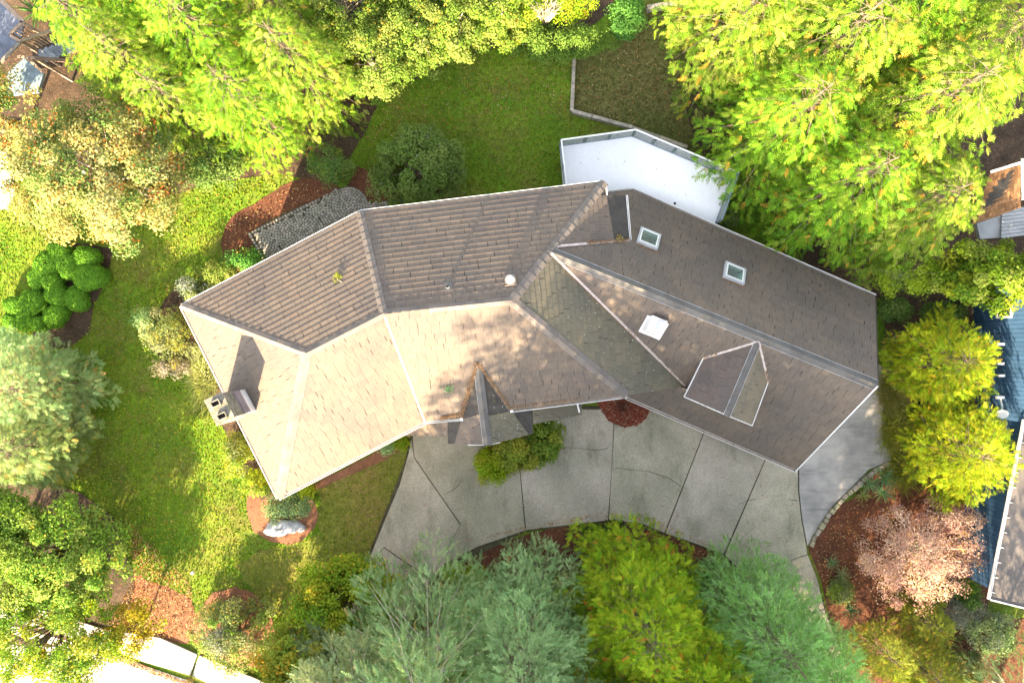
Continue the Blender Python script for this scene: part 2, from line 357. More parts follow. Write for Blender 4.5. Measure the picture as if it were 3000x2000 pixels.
# driveway: one slab per joint-bounded panel (3000 px frame)
drive = setting('driveway')
SLABS = [
 [(1205, 1285), (1212, 1342), (1346, 1536), (1262, 1694), (1126, 1600), (1075, 1655), (1130, 1520), (1172, 1420), (1197, 1330)],
 [(1075, 1660), (1124, 1606), (1258, 1699), (1180, 1860), (1120, 1960), (880, 1960), (930, 1880), (1010, 1760)],
 [(1210, 1285), (1214, 1338), (1350, 1533), (1266, 1690), (1300, 1650), (1400, 1598), (1537, 1552), (1522, 1390), (1510, 1230), (1215, 1230)],
 [(1514, 1230), (1527, 1390), (1542, 1550), (1640, 1538), (1780, 1522), (1789, 1390), (1796, 1250), (1797, 1200), (1514, 1200)],
 [(1801, 1200), (1801, 1250), (1793, 1390), (1785, 1521), (1880, 1530), (1946, 1558), (2058, 1272), (2100, 1165)],
 [(2104, 1167), (2063, 1272), (1951, 1560), (2040, 1590), (2120, 1620), (2237, 1352), (2290, 1235)],
 [(2294, 1237), (2242, 1352), (2126, 1623), (2180, 1680), (2284, 1649), (2364, 1621), (2361, 1598), (2346, 1520), (2337, 1440), (2336, 1300)],
 [(2182, 1686), (2285, 1654), (2366, 1626), (2395, 1700), (2415, 1790), (2445, 1860), (2480, 1960), (2530, 2110), (2330, 2110), (2265, 1850)],
]
for pts in SLABS:
    qx = sum(p[0] for p in pts) / len(pts); qy = sum(p[1] for p in pts) / len(pts)
    pts = [(x + 1.5 * (x - qx) / math.hypot(x - qx, y - qy), y + 1.5 * (y - qy) / math.hypot(x - qx, y - qy)) for x, y in pts]
    tn = random.uniform(0.90, 1.06); m = MB(); m.prism([S(x, y, 0.09) for x, y in pts], 0.0, 0.09, (tn, tn * random.uniform(0.985, 1.01), tn * random.uniform(0.95, 1.0))); m.build('slab', M['aggregate'], drive)
sheet('joint_bed', [(1200, 1270), (1190, 1340), (1065, 1660), (900, 1960), (1170, 1960), (1270, 1690), (1540, 1556), (1790, 1526), (1950, 1565), (2120, 1626), (2270, 1850), (2330, 2120), (2540, 2120), (2360, 1610), (2340, 1440), (2340, 1190), (1220, 1190)], 0.055, M['joint'], disp=False, parent=drive)
m = MB(); m.prism([S(x, y, 0.082) for x, y in [(2341, 1300), (2342, 1440), (2351, 1522), (2366, 1598), (2372, 1586), (2400, 1535), (2440, 1480), (2500, 1420), (2545, 1375), (2600, 1352), (2640, 1340), (2660, 1300), (2640, 1180), (2600, 1080), (2560, 1060), (2400, 1200)]], 0.0, 0.082)
tag(m.build('side_apron', M['concrete']), kind='structure')
# crack lines in the slabs
cr = MB()
for path in ([(1655, 1310), (1690, 1311), (1722, 1316), (1750, 1318), (1782, 1312)], [(1352, 1405), (1344, 1420), (1325, 1436), (1300, 1448)], [(1806, 1370), (1850, 1376), (1900, 1380), (1960, 1400), (1995, 1424)], [(2170, 1475), (2190, 1465), (2215, 1462)], [(2310, 1462), (2338, 1466)], [(1655, 1220), (1690, 1215), (1705, 1212)]):
    for a, b in zip(path, path[1:]):
        p, q = S(*a, 0.0925), S(*b, 0.0925); d = (q - p).normalized(); n = Vector((-d.y, d.x, 0)) * random.uniform(0.008, 0.016)
        cr.poly([p - n, q - n, q + n, p + n])
tag(cr.build('crack_lines', M['joint'], drive), kind='stuff')

# street, gutter strip, sidewalk, kerb
walk = setting('sidewalk')
WS = [[(200, 1810), (300, 1842), (468, 1868), (577, 1917), (557, 1977), (428, 1940), (330, 1905), (150, 1850)],
      [(583, 1919), (563, 1979), (700, 2040), (860, 2110), (980, 2110), (860, 2040), (760, 1992)],
      [(-400, 1640), (196, 1808), (146, 1848), (-400, 1700)]]
for pts in WS:
    m = MB(); m.prism([S(x, y, 0.12) for x, y in pts], 0.0, 0.12); m.build('slab', M['sidewalk'], walk)
sheet('kerb_gutter', [(-400, 1712), (146, 1862), (330, 1912), (428, 1950), (545, 1990), (700, 2060), (860, 2130), (800, 2130), (520, 2010), (410, 1968), (300, 1926), (-400, 1740)], 0.05, M['sidewalk'], disp=False)
sheet('street', [(-1500, 1440), (-400, 1735), (300, 1922), (410, 1965), (520, 2005), (800, 2125), (1400, 2400), (1400, 3600), (-1500, 3600)], 0.026, M['street'], disp=False)

# ------------------------------------------------------------------ roof planes
def plane(a, b, c):
    n = (b - a).cross(c - a).normalized()
    if n.z < 0: n = -n
    return n, n.dot(a)
CAM = Vector((0, 0, H))
def hit(pl, x, y):
    d = Vector(((x - 1500) / 2000, (1000 - y) / 2000, -1)); n, k = pl
    return CAM + d * ((k - n.dot(CAM)) / n.dot(d))
zE, zR = 4.7, 6.7
A_, B_, C_, D_, E1, K_ = S(532, 895, zE), S(816, 1458, zE), S(1055, 621, zE), S(1772, 534, zE), S(1245, 1235, zE), S(1836, 1158, zE)
R3 = S(1500, 880, zR)
plN = plane(C_, D_, R3); R2 = hit(plN, 1124, 918)
plNW = plane(A_, C_, R2); R1 = hit(plNW, 897, 1035)
plW = plane(A_, B_, R1); plF1 = plane(B_, E1, (R1 + R2) / 2); plF2 = plane(E1, K_, (R3 * 2 + R2) / 3)
plE = plane(K_, D_, R3); J_ = hit(plE, 1607, 735); L_ = hit(plE, 2008, 1131)
N_r = S(2572, 1128, J_.z); plG1 = plane(J_, N_r, L_); M_ = hit(plG1, 2333, 1376); Kg = hit(plG1, 1836, 1162)
V4 = hit(plE, 1845, 703); plG2 = plane(J_, N_r, V4); E2 = hit(plG2, 2565, 867)
for nm_, pl_ in (('N',plN),('NW',plNW),('W',plW),('F1',plF1),('F2',plF2),('E',plE),('G1',plG1),('G2',plG2)):
    n_=pl_[0]; print(nm_, 'pitch %.1f'%math.degrees(math.acos(n_.z)), 'az', n_.to_2d().normalized()[:], 'sun %.3f'%n_.dot(to_sun))
print("ROOF z: R1 %.2f R2 %.2f J %.2f L %.2f M %.2f E2 %.2f V4 %.2f" % (R1.z, R2.z, J_.z, L_.z, M_.z, E2.z, V4.z))
# dormer on the right wing
P1 = hit(plG1, 2222, 1000); P2 = S(2131, 1217, P1.z)
VL, VR = hit(plG1, 2060, 1049), hit(plG1, 2250, 1119)
plDL, plDR = plane(P1, P2, VL), plane(P1, P2, VR)
FL, FR = hit(plDL, 2005, 1162), hit(plDR, 2203, 1246)
# entrance gable
Q1 = hit(plF2, 1399, 1063); Q2 = S(1429, 1303, 4.86)
plPL = plane(Q1, Q2, S(1352, 1228, zE - 0.02)); plPR = plane(Q1, Q2, S(1499, 1203, zE - 0.02))

house = thing('house', 'large house with brown tiled hip roofs filling the middle of the view', 'house', (0, 0, 0))
FACES = [
 ('N', plN, [C_, R2, R3, D_]), ('NW', plNW, [A_, R1, R2, C_]), ('W', plW, [A_, B_, R1]), ('F1', plF1, [B_, E1, R2, R1]),
 ('F2', plF2, [E1, K_, R3, R2]), ('Ea', plE, [J_, D_, hit(plE, 1778, 572), hit(plE, 1834, 572), V4]), ('Eb', plE, [R3, J_, L_, K_]),
 ('G1', plG1, [J_, N_r, M_, Kg]), ('G2', plG2, [J_, N_r, E2, hit(plG2, 1851, 555), hit(plG2, 1782, 563)]),
 ('DL', plDL, [P1, P2, FL, VL]), ('DR', plDR, [P1, P2, FR, VR]),
 ('PL1', plPL, [Q1, hit(plPL, 1352, 1228), hit(plPL, 1312, 1240), hit(plPL, 1312, 1300), Q2]),
 ('PL2', plPL, [hit(plPL, 1176, 1250), hit(plPL, 1312, 1230), hit(plPL, 1312, 1277), hit(plPL, 1176, 1276)]),
 ('PR1', plPR, [Q1, hit(plPR, 1499, 1203), hit(plPR, 1561, 1190), hit(plPR, 1561, 1270), Q2]),
 ('PR2', plPR, [hit(plPR, 1561, 1180), hit(plPR, 1704, 1165), hit(plPR, 1704, 1214), hit(plPR, 1561, 1242)]),
]
def frame(pl):
    n = pl[0]; U = Vector((0, 0, 1)).cross(n).normalized(); return U, n.cross(U), n
def to2(pl, p):
    U, V, n = frame(pl); return (p.dot(U), p.dot(V))
def to3(pl, u, v, h=0.0):
    U, V, n = frame(pl); return U * u + V * v + n * (pl[1] + h)
def ccw(P):
    a = sum(P[i][0] * P[(i + 1) % len(P)][1] - P[(i + 1) % len(P)][0] * P[i][1] for i in range(len(P)))
    return P if a > 0 else P[::-1]
def area2(P): return abs(sum(P[i][0] * P[(i + 1) % len(P)][1] - P[(i + 1) % len(P)][0] * P[i][1] for i in range(len(P)))) / 2 if len(P) > 2 else 0
def clip_half(P, a, b, c):
    """keep a*u+b*v>=c"""
    out = []
    for i in range(len(P)):
        p, q = P[i], P[(i + 1) % len(P)]; dp = a * p[0] + b * p[1] - c; dq = a * q[0] + b * q[1] - c
        if dp >= 0: out.append(p)
        if (dp >= 0) != (dq >= 0):
            t = dp / (dp - dq); out.append((p[0] + (q[0] - p[0]) * t, p[1] + (q[1] - p[1]) * t))
    return out
def clip_conv(P, Q):
    for i in range(len(Q)):
        if len(P) < 3: return []
        a, b = Q[i], Q[(i + 1) % len(Q)]; nx, ny = -(b[1] - a[1]), b[0] - a[0]
        P = clip_half(P, nx, ny, nx * a[0] + ny * a[1])
    return P if len(P) > 2 else []
def minus_rect(P, r):
    u0, u1, v0, v1 = r; out = []
    for a, b, c in ((-1, 0, -u0), (1, 0, u1)):
        q = clip_half(P, a, b, c)
        if area2(q) > 1e-4: out.append(q)
    mid = clip_half(clip_half(P, 1, 0, u0), -1, 0, -u1)
    if len(mid) > 2:
        for a, b, c in ((0, -1, -v0), (0, 1, v1)):
            q = clip_half(mid, a, b, c)
            if area2(q) > 1e-4: out.append(q)
    return out
# skylights as rectangles in the plane of the back slope
SKY = []
for pts in ([(1885, 671), (1932, 688), (1912, 736), (1865, 718)], [(2131, 771), (2178, 787), (2167, 838), (2120, 822)]):
    q = [to2(plG2, hit(plG2, *p)) for p in pts]
    cu = sum(a for a, _ in q) / 4; cv = sum(b for _, b in q) / 4
    SKY.append((cu - 0.40, cu + 0.40, cv - 0.42, cv + 0.42))
HOLES = {'G2': SKY}

EXP = 0.25
TINTS = [(1, 1, 1), (0.95, 0.955, 0.965), (1.05, 1.035, 1.02), (1.02, 0.985, 0.96), (0.97, 0.98, 0.975), (1.08, 1.05, 1.03), (0.91, 0.91, 0.92)]
WID = (0.36, 0.44, 0.52)
stuff = MB(); full = []
roof = MB()
def tile_poly(mb, pl, P, v0, tint, t0):
    """one tile: wedge-shaped, thick at the butt"""
    uo, vo = random.uniform(0, 50), random.uniform(0, 50)
    top = [to3(pl, u, v, 0.004 + t0 * max(0.0, 1 - (v - v0) / EXP)) for u, v in P]
    bot = [to3(pl, u, v, -0.012) for u, v in P]
    uv = [(u + uo, v + vo) for u, v in P]
    mb.poly(top, tint, uv)
    n = len(P)
    for i in range(n):
        j = (i + 1) % n
        mb.poly([bot[i], bot[j], top[j], top[i]], tint, [uv[i], uv[j], uv[j], uv[i]])
for fname, pl, P3 in FACES:
    P2d = ccw([to2(pl, p) for p in P3])
    holes = HOLES.get(fname, [])
    pieces = [P2d]
    for r in holes: pieces = [q for p in pieces for q in minus_rect(p, r)]
    for p in pieces:                                   # sarking under the tiles
        roof.poly([to3(pl, u, v, -0.015) for u, v in p]); roof.poly([to3(pl, u, v, -0.13) for u, v in p][::-1])
    for i in range(len(P2d)):
        a, b = P2d[i], P2d[(i + 1) % len(P2d)]
        roof.poly([to3(pl, *a, -0.13), to3(pl, *b, -0.13), to3(pl, *b, -0.015), to3(pl, *a, -0.015)])
    us = [p[0] for p in P2d]; vs = [p[1] for p in P2d]
    v = min(vs); k = 0
    soft = fname in ('G1', 'G2', 'Eb', 'Ea')
    while v < max(vs):
        u = min(us) - random.uniform(0, 0.5)
        while u < max(us):
            w = random.choice(WID); tint = random.choice(TINTS)
            if fname == 'DR': tint = (tint[0] * 1.15, tint[1] * 1.22, tint[2] * 1.08)  # right dormer face painted lighter, as if better lit, with a mossy green cast
            if fname == 'DL': tint = (tint[0] * 0.82, tint[1] * 0.83, tint[2] * 0.9)  # left dormer face painted darker, its shade put into the tile tint
            if fname in ('Eb', 'PR1', 'PR2'): tint = (tint[0] * 0.95, tint[1] * 1.06, tint[2] * 0.92)
            t0 = (0.027 if fname in ('N', 'NW') else 0.018) + random.uniform(-0.002, 0.003)
            gp = random.choice((0.016, 0.024)) if random.random() < 0.17 else 0.005
            R = [(u + 0.003, v), (u + w - gp, v), (u + w - gp, v + EXP + 0.015), (u + 0.003, v + EXP + 0.015)]
            Q = clip_conv(R, P2d)
            if len(Q) > 2 and area2(Q) > 0.002:
                qs = [Q]
                for r in holes: qs = [q for p in qs for q in minus_rect(p, r)]
                if len(qs) == 1 and abs(area2(qs[0]) - area2(R)) < 1e-5:
                    c = to3(pl, u + w / 2, v + EXP / 2); d = (CAM - c)
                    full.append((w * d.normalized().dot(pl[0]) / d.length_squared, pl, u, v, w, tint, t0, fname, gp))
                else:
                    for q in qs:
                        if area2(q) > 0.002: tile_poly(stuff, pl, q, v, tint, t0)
            u += w
        v += EXP; k += 1
roof_o = roof.build('roof', M['deck_board'], house)
# the 300 tiles that show largest are objects; the others stay one mesh
full.sort(key=lambda r: -r[0] if r[7] != 'G1' or True else 0)
tile_cache = {}
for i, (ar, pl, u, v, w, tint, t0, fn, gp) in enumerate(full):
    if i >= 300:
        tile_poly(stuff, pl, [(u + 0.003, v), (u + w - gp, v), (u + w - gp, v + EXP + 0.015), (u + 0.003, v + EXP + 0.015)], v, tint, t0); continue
    key = (w, tint, i % 3, gp, fn in ('N', 'NW'))
    if key not in tile_cache:
        b = MB(); fl = (Vector((0, 0, 1)), 0.0)
        U0 = [(0.003, 0), (w - gp, 0), (w - gp, EXP + 0.015), (0.003, EXP + 0.015)]
        uo, vo = random.uniform(0, 50), random.uniform(0, 50)
        top = [Vector((a, c, 0.004 + (0.027 if fn in ('N', 'NW') else 0.017) * max(0.0, 1 - c / EXP))) for a, c in U0]; bot = [Vector((a, c, -0.012)) for a, c in U0]
        uv = [(a + uo, c + vo) for a, c in U0]
        b.poly(top, tint, uv)
        for q in range(4): r = (q + 1) % 4; b.poly([bot[q], bot[r], top[r], top[q]], tint, [uv[q], uv[r], uv[r], uv[q]])
        tile_cache[key] = b.mesh('shingle', M['tile'])
    o = link(bpy.data.objects.new('shingle', tile_cache[key]), roof_o)
    U, V, n = frame(pl); p = to3(pl, u, v)
    o.matrix_local = Matrix(((U.x, V.x, n.x, p.x), (U.y, V.y, n.y, p.y), (U.z, V.z, n.z, p.z), (0, 0, 0, 1)))
print("TILES", len(full))
tag(stuff.build('shingles', M['tile'], house), kind='stuff')

# ridge and hip caps
def down_dir(pl, d):
    s = d.cross(pl[0]).normalized()
    return s if s.z < 0 else -s
def caps(P, Q, plA, plB, w=0.17, step=0.36, mat='cap', rise=0.03, thick=0.028, name='ridge_cap'):
    d = (Q - P); L = d.length; d.normalize(); a = down_dir(plA, d); b = down_dir(plB, d); n = max(1, round(L / step)); st = L / n
    for i in range(n):
        p, q = P + d * (i * st - 0.01), P + d * ((i + 1) * st + 0.03); m = MB(); t = random.choice(TINTS)
        jit = random.uniform(-0.008, 0.008); up = Vector((0, 0, 1))
        lo, hi = rise + thick + jit, rise + jit      # lower (near P) end rides over the one below
        pt = [p + a * w + up * (0.024 + thick), p + up * (lo + 0.012), p + b * w + up * (0.024 + thick),
              q + b * w + up * 0.024, q + up * (hi + 0.012), q + a * w + up * 0.024]
        bt = [x - up * 0.05 for x in pt]
        m.poly([pt[0], pt[1], pt[4], pt[5]], t); m.poly([pt[1], pt[2], pt[3], pt[4]], t)
        for s_ in ((0, 1), (1, 2), (2, 3), (3, 4), (4, 5), (5, 0)): m.poly([bt[s_[0]], bt[s_[1]], pt[s_[1]], pt[s_[0]]], t)
        m.build(name, M[mat], roof_o)
caps(A_, R1, plNW, plW); caps(R1, R2, plNW, plF1); caps(R2, R3, plN, plF2); caps(C_, R2, plNW, plN)
caps(D_, R3, plN, plE, 0.2); caps(B_, R1, plW, plF1, 0.24, 0.6); caps(K_, R3, plE, plF2, 0.22, 0.6)
caps(N_r, J_, plG1, plG2, 0.27, 1.15, 'ridge_metal', 0.035, 0.006); caps(P2, P1, plDL, plDR, 0.17, 0.4, 'ridge_metal'); caps(Q2, Q1, plPL, plPR, 0.2, 0.42, 'ridge_metal')
def strip(P, Q, w, h, mat, name, parent, dz=0.0, pieces=1):
    for i in range(pieces):
        m = MB(); m.bar(P.lerp(Q, i / pieces) + Vector((0, 0, dz)), P.lerp(Q, (i + 1) / pieces - (0.004 if pieces > 1 else 0)) + Vector((0, 0, dz)), w, h)
        m.build(name, M[mat], parent)
dG = (N_r - J_).normalized()
for pl in (plG1, plG2):
    s = down_dir(pl, dG); strip(J_ + s * 0.28, N_r + s * 0.28, 0.014, 0.02, 'glint_grey', 'cap_glint', roof_o, 0.045)  # pale strips paint the highlight along the metal cap edges
for P, Q in ((P1, P2),):
    s = down_dir(plDL, (Q - P).normalized()); strip(P + s * 0.18, Q + s * 0.18, 0.012, 0.02, 'glint_grey', 'cap_glint', roof_o, 0.05)
    s = down_dir(plDR, (Q - P).normalized()); strip(P + s * 0.18, Q + s * 0.18, 0.012, 0.02, 'glint_grey', 'cap_glint', roof_o, 0.05)
s = down_dir(plPL, (Q2 - Q1).normalized()); strip(Q1 + s * 0.21, Q2 + s * 0.21, 0.012, 0.02, 'glint_grey', 'cap_glint', roof_o, 0.05)
# valleys
strip(R2 + Vector((0.05, -0.15, 0)), E1, 0.07, 0.03, 'valley', 'valley_flashing', roof_o, 0.02)
strip(J_ + Vector((0.1, -0.1, 0)), L_, 0.10, 0.03, 'valley', 'valley_flashing', roof_o, 0.03)
strip(hit(plE, 1632, 721), V4, 0.10, 0.03, 'valley', 'valley_flashing', roof_o, 0.035)
strip(P1, VL, 0.10, 0.03, 'valley', 'valley_flashing', roof_o, 0.03); strip(P1, VR, 0.10, 0.03, 'valley', 'valley_flashing', roof_o, 0.03)
# gutters: trough between two white lips
def gutter(P, Q, out, dz=-0.05, w=0.12, name='gutter'):
    out = Vector(out).normalized(); m = MB(); d = (Q - P).normalized()
    P = P + Vector((0, 0, dz)); Q = Q + Vector((0, 0, dz))
    m.bar(P + out * w, Q + out * w, 0.022, 0.10); m.bar(P + out * 0.012, Q + out * 0.012, 0.022, 0.08)
    m.bar(P + out * w / 2 - Vector((0, 0, 0.05)), Q + out * w / 2 - Vector((0, 0, 0.05)), w, 0.012)
    for e in (P, Q): m.box(e + out * w / 2, 0.012, w, 0.10, d, out, Vector((0, 0, 1)))
    g = m.build(name, M['white'], house)
    t = MB(); t.bar(P + out * w / 2 - Vector((0, 0, 0.025)), Q + out * w / 2 - Vector((0, 0, 0.025)), w - 0.045, 0.02); t.build('trough_shade_litter', M['trough'], g)  # brown bar paints the litter and the shade inside the trough
def outdir(pl): n = pl[0]; return Vector((n.x, n.y, 0)).normalized()
gutter(A_, C_, outdir(plNW), w=0.07); gutter(C_, D_, outdir(plN), w=0.08); gutter(A_, B_, outdir(plW), w=0.10)
gutter(B_, E1, outdir(plF1), w=0.10); e2 = S(1352, 1226, zE); gutter(E1, e2, outdir(plF2), w=0.08)
e3 = S(1492, 1201, zE); gutter(e3, K_, outdir(plF2), w=0.10)
gutter(Kg, M_, outdir(plG1), w=0.12); gutter(hit(plG2, 1851, 555), E2, outdir(plG2), w=0.08); gutter(hit(plG2, 1782, 563), hit(plG2, 1846, 555), Vector((0, 1, 0)), w=0.06)
gutter(hit(plE, 1834, 572), V4, Vector((1, 0, 0)), w=0.07)
strip(D_ + Vector((0.03, 0, 0)), hit(plE, 1778, 572), 0.05, 0.14, 'white', 'fascia', house, -0.04)
strip(N_r, M_, 0.045, 0.16, 'white', 'fascia', house, -0.03); strip(N_r, E2, 0.02, 0.14, 'deck_board', 'fascia', house, -0.04)
strip(VL, FL, 0.035, 0.1, 'white', 'fascia', house, -0.02); strip(FL, P2, 0.03, 0.12, 'white', 'fascia', house, -0.05); strip(P2, FR, 0.03, 0.12, 'white', 'fascia', house, -0.05); strip(FR, VR, 0.035, 0.1, 'white', 'fascia', house, -0.02)
q1 = hit(plPL, 1372, 1303); q2 = hit(plPR, 1464, 1296); strip(q1, Q2, 0.03, 0.1, 'white', 'fascia', house, -0.06); strip(Q2, q2, 0.03, 0.1, 'white', 'fascia', house, -0.06)
strip(hit(plPR, 1690, 1178), hit(plPR, 1697, 1207), 0.07, 0.06, 'white', 'downspout', house, 0.05)
m = MB(); 
for p in (S(1352, 1228, zE), S(1499, 1203, zE)):
    m.box(p + Vector((0, 0, 0.02)), 0.13, 0.13, 0.02)
m.build('gutter_end_flashing', M['white'], house)
# walls under the eaves
def inset(P, k):
    c = sum((Vector((p.x, p.y, 0)) for p in P), Vector()) / len(P); out = []
    for p in P:
        d = Vector((p.x, p.y, 0)) - c; out.append(c + d * (1 - k / max(d.length, 0.1)))
    return out
def walls(P, z1, name='wall'):
    m = MB(); n = len(P)
    for i in range(n):
        a, b = P[i], P[(i + 1) % n]; m.poly([(a.x, a.y, 0), (b.x, b.y, 0), (b.x, b.y, z1), (a.x, a.y, z1)]); 
    return m.build(name, M['wall'], house)
walls(inset([A_, B_, E1, K_, D_, C_], 0.75), zE - 0.05)
walls(inset([Kg, M_, E2, hit(plG2, 1851, 555)], 0.6), M_.z - 0.1)
gw = MB(); mN, eN, rN = M_.lerp(N_r, 0.12), E2.lerp(N_r, 0.12), N_r.copy(); off = -dG * 0.45
gw.poly([Vector((mN.x, mN.y, 0)) + off, Vector((eN.x, eN.y, 0)) + off, eN + off - Vector((0, 0, 0.2)), rN + off - Vector((0, 0, 0.25)), mN + off - Vector((0, 0, 0.2))]); gw.build('gable_wall', M['wall'], house)
dw = MB(); di = (P1 - P2).normalized() * 0.35
for a, b in ((FL, P2), (P2, FR)):
    pa, pb = a + di, b + di; za = hit(plG1, 2000, 1162).z - 0.3
    dw.poly([Vector((pa.x, pa.y, za)), Vector((pb.x, pb.y, za)), pb - Vector((0, 0, 0.2)), pa - Vector((0, 0, 0.2))])
s1 = (P2 - FL).normalized() * 0.3; s2 = (P2 - FR).normalized() * 0.3
for a, b, sh in ((FL, VL, s1), (FR, VR, s2)):
    a = a + sh * 1 + di; b = b + sh; dw.poly([Vector((a.x, a.y, a.z - 1.4)), Vector((b.x, b.y, b.z - 0.5)), b - Vector((0, 0, 0.12)), a - Vector((0, 0, 0.12))])
dw.build('dormer_wall', M['wall'], house)
pw = MB()
for x, y in ((1330, 1290), (1540, 1255), (1690, 1205)):
    p = hit(plPR if x > 1429 else plPL, x, y); pw.box((p.x, p.y, (p.z - 0.15) / 2), 0.16, 0.16, p.z - 0.15)
pw.build('porch_post', M['white'], house)

# skylights
for (u0, u1, v0, v1) in SKY:
    U, V, n = frame(plG2); cu, cv = (u0 + u1) / 2, (v0 + v1) / 2
    f = MB(); t = 0.085
    for (a, b, c, d) in ((u0 - t, u1 + t, v0 - t, v0), (u0 - t, u1 + t, v1, v1 + t), (u0 - t, u0, v0, v1), (u1, u1 + t, v0, v1)):
        f.box(to3(plG2, (a + b) / 2, (c + d) / 2, 0.05), b - a, d - c, 0.22, U, V, n)
    sk = f.build('skylight', M['grey_board'], house)
    gl = MB(); gl.box(to3(plG2, cu, cv, 0.13), u1 - u0 - 0.01, v1 - v0 - 0.01, 0.012, U, V, n); gl.build('glass', M['glass'], sk)
    fi = MB(); t2 = 0.05
    for (a, b, c, d) in ((u0, u1, v0, v0 + t2), (u0, u1, v1 - t2, v1), (u0, u0 + t2, v0 + t2, v1 - t2), (u1 - t2, u1, v0 + t2, v1 - t2)):
        fi.box(to3(plG2, (a + b) / 2, (c + d) / 2, 0.15), b - a, d - c, 0.03, U, V, n)
    fi.build('frame', M['white'], sk)
    sh = MB(); Pt = [to3(plG2, a, b, 0.06) for a, b in ((u0, v0), (u1, v0), (u1, v1), (u0, v1))]
    Pb = [Vector((p.x, p.y, p.z - 1.15)) for p in Pt]
    for i in range(4): sh.poly([Pt[i], Pt[(i + 1) % 4], Pb[(i + 1) % 4], Pb[i]])
    sh.build('shaft', M['aqua'], sk)
    fl = MB(); zb = min(p.z for p in Pb) - 0.02; fl.poly([(p.x, p.y, zb) for p in Pb]); fl.build('shaft_floor', M['floor'], sk)
# box flue
U, V, n = frame(plG1); c = hit(plG1, 1915, 958); f = MB()
f.box(c + n * 0.03, 0.98, 0.95, 0.05, U, V, n)
Pb = [c + U * a * 0.42 + V * b * 0.42 for a, b in ((-1, -1), (1, -1), (1, 1), (-1, 1))]
tp = c + Vector((0.02, 0.05, 0.62)); Pt = [tp + Vector((U.x, U.y, 0)) * a * 0.33 + Vector((-U.y, U.x, 0)) * b * 0.33 for a, b in ((-1, -1), (1, -1), (1, 1), (-1, 1))]
for i in range(4): f.poly([Pb[i], Pb[(i + 1) % 4], Pt[(i + 1) % 4], Pt[i]])
f.poly(Pt); fo = f.build('vent_box', M['white'], house)
f = MB(); f.cyl(tp + Vector((0.1, -0.03, 0)), 0.13, 0.14, 18); f.cyl(tp + Vector((0.1, -0.03, 0.14)), 0.21, 0.05, 20); f.build('flue_cap', M['steel'], fo)
# sun tunnel dome
c = hit(plN, 1495, 822); n = plN[0]; dm = MB(); fr = MB(); 
Uu, Vv, nn = frame(plN)
for j in range(6):
    for k in range(20):
        def sp(jj, kk):
            a = jj / 6 * 1.5708; b = kk / 20 * 6.2832; r = 0.2 * math.cos(a)
            return c + Uu * r * math.cos(b) + Vv * r * math.sin(b) + nn * (0.12 + 0.15 * math.sin(a))
        dm.poly([sp(j, k), sp(j, k + 1), sp(j + 1, k + 1), sp(j + 1, k)])
do = dm.build('roof_dome', M['dome'], house, True)
fr.box(c + nn * 0.05, 0.5, 0.5, 0.06, Uu, Vv, nn); fr.cyl(c, 0.215, 0.2, 18); fr.build('dome_flashing', M['cap'], do)
# pipe vent
c = hit(plN, 1313, 840); m = MB(); m.box(c + nn * 0.025, 0.34, 0.4, 0.03, Uu, Vv, nn); po = m.build('pipe_flashing', M['ridge_metal'], house)
m = MB(); m.cyl(c, 0.075, 0.30, 14, 0.065, cap=False); m.build('vent_pipe', M['grey_board'], po); m = MB(); m.cyl(c, 0.05, 0.27, 12); m.build('pipe_bore', M['dark'], po)
# chimney with cricket
zc = 6.75
ct = [S(600, 1174, zc), S(650, 1150, zc), S(691, 1219, zc), S(637, 1247, zc)]
ch = MB(); ch.prism([(p.x, p.y) for p in ct], 0.0, zc); cho = ch.build('chimney', M['chimney'], house)
cx = [p.x for p in ct]; cc = sum(ct, Vector()) / 4; ax = (ct[1] - ct[0]).normalized(); ay = (ct[3] - ct[0]).normalized()
cr_ = MB(); cr_.box(cc + Vector((0, 0, 0.03)), 0.80, 1.15, 0.06, ax, ay, Vector((0, 0, 1))); cr_.build('crown', M['chimney'], cho)
for k in (-0.26, 0.30):
    fl = MB(); p = cc + ay * k + Vector((0, 0, 0.06)); 
    for a, b, sx, sy in ((0.0, -0.11, 0.36, 0.04), (0.0, 0.11, 0.36, 0.04), (-0.17, 0, 0.04, 0.18), (0.17, 0, 0.04, 0.18)): fl.box(p + ax * a + ay * b + Vector((0, 0, 0.06)), sx, sy, 0.12, ax, ay, Vector((0, 0, 1)))
    fo2 = fl.build('flue', M['chimney'], cho); h_ = MB(); h_.box(p + Vector((0, 0, 0.0)), 0.31, 0.18, 0.03, ax, ay, Vector((0, 0, 1))); h_.build('flue_opening', M['dark'], fo2)
ck = [S(658, 1153, 5.9), S(701, 1143, 5.75), S(735, 1206, 5.75), S(687, 1222, 5.9)]
for i in range(7):
    m = MB(); a0, a1 = ck[0].lerp(ck[1], i / 7), ck[0].lerp(ck[1], (i + 0.93) / 7); b0, b1 = ck[3].lerp(ck[2], i / 7), ck[3].lerp(ck[2], (i + 0.93) / 7)
    up = Vector((0, 0, 0.05)); m.poly([b0 + up, b1 + up * (0.2), a1 + up * 0.2, a0 + up], random.choice(((1, 1, 1), (0.8, 0.75, 0.76), (1.25, 1.15, 1.15))))
    m.poly([b1 - up, a1 - up, a1 + up * 0.2, b1 + up * 0.2]); m.poly([b0 - up, b1 - up, b1 + up * 0.2, b0 + up]); m.poly([a1 - up, a0 - up, a0 + up, a1 + up * 0.2])
    m.build('strip', M['cricket'], cho)
m = MB(); low = [Vector((p.x, p.y, 4.5)) for p in ck]
for i in range(4): m.poly([low[i], low[(i + 1) % 4], ck[(i + 1) % 4] - Vector((0, 0, 0.04)), ck[i] - Vector((0, 0, 0.04))])
m.build('cricket_wall', M['white'], cho)

exec_after = []
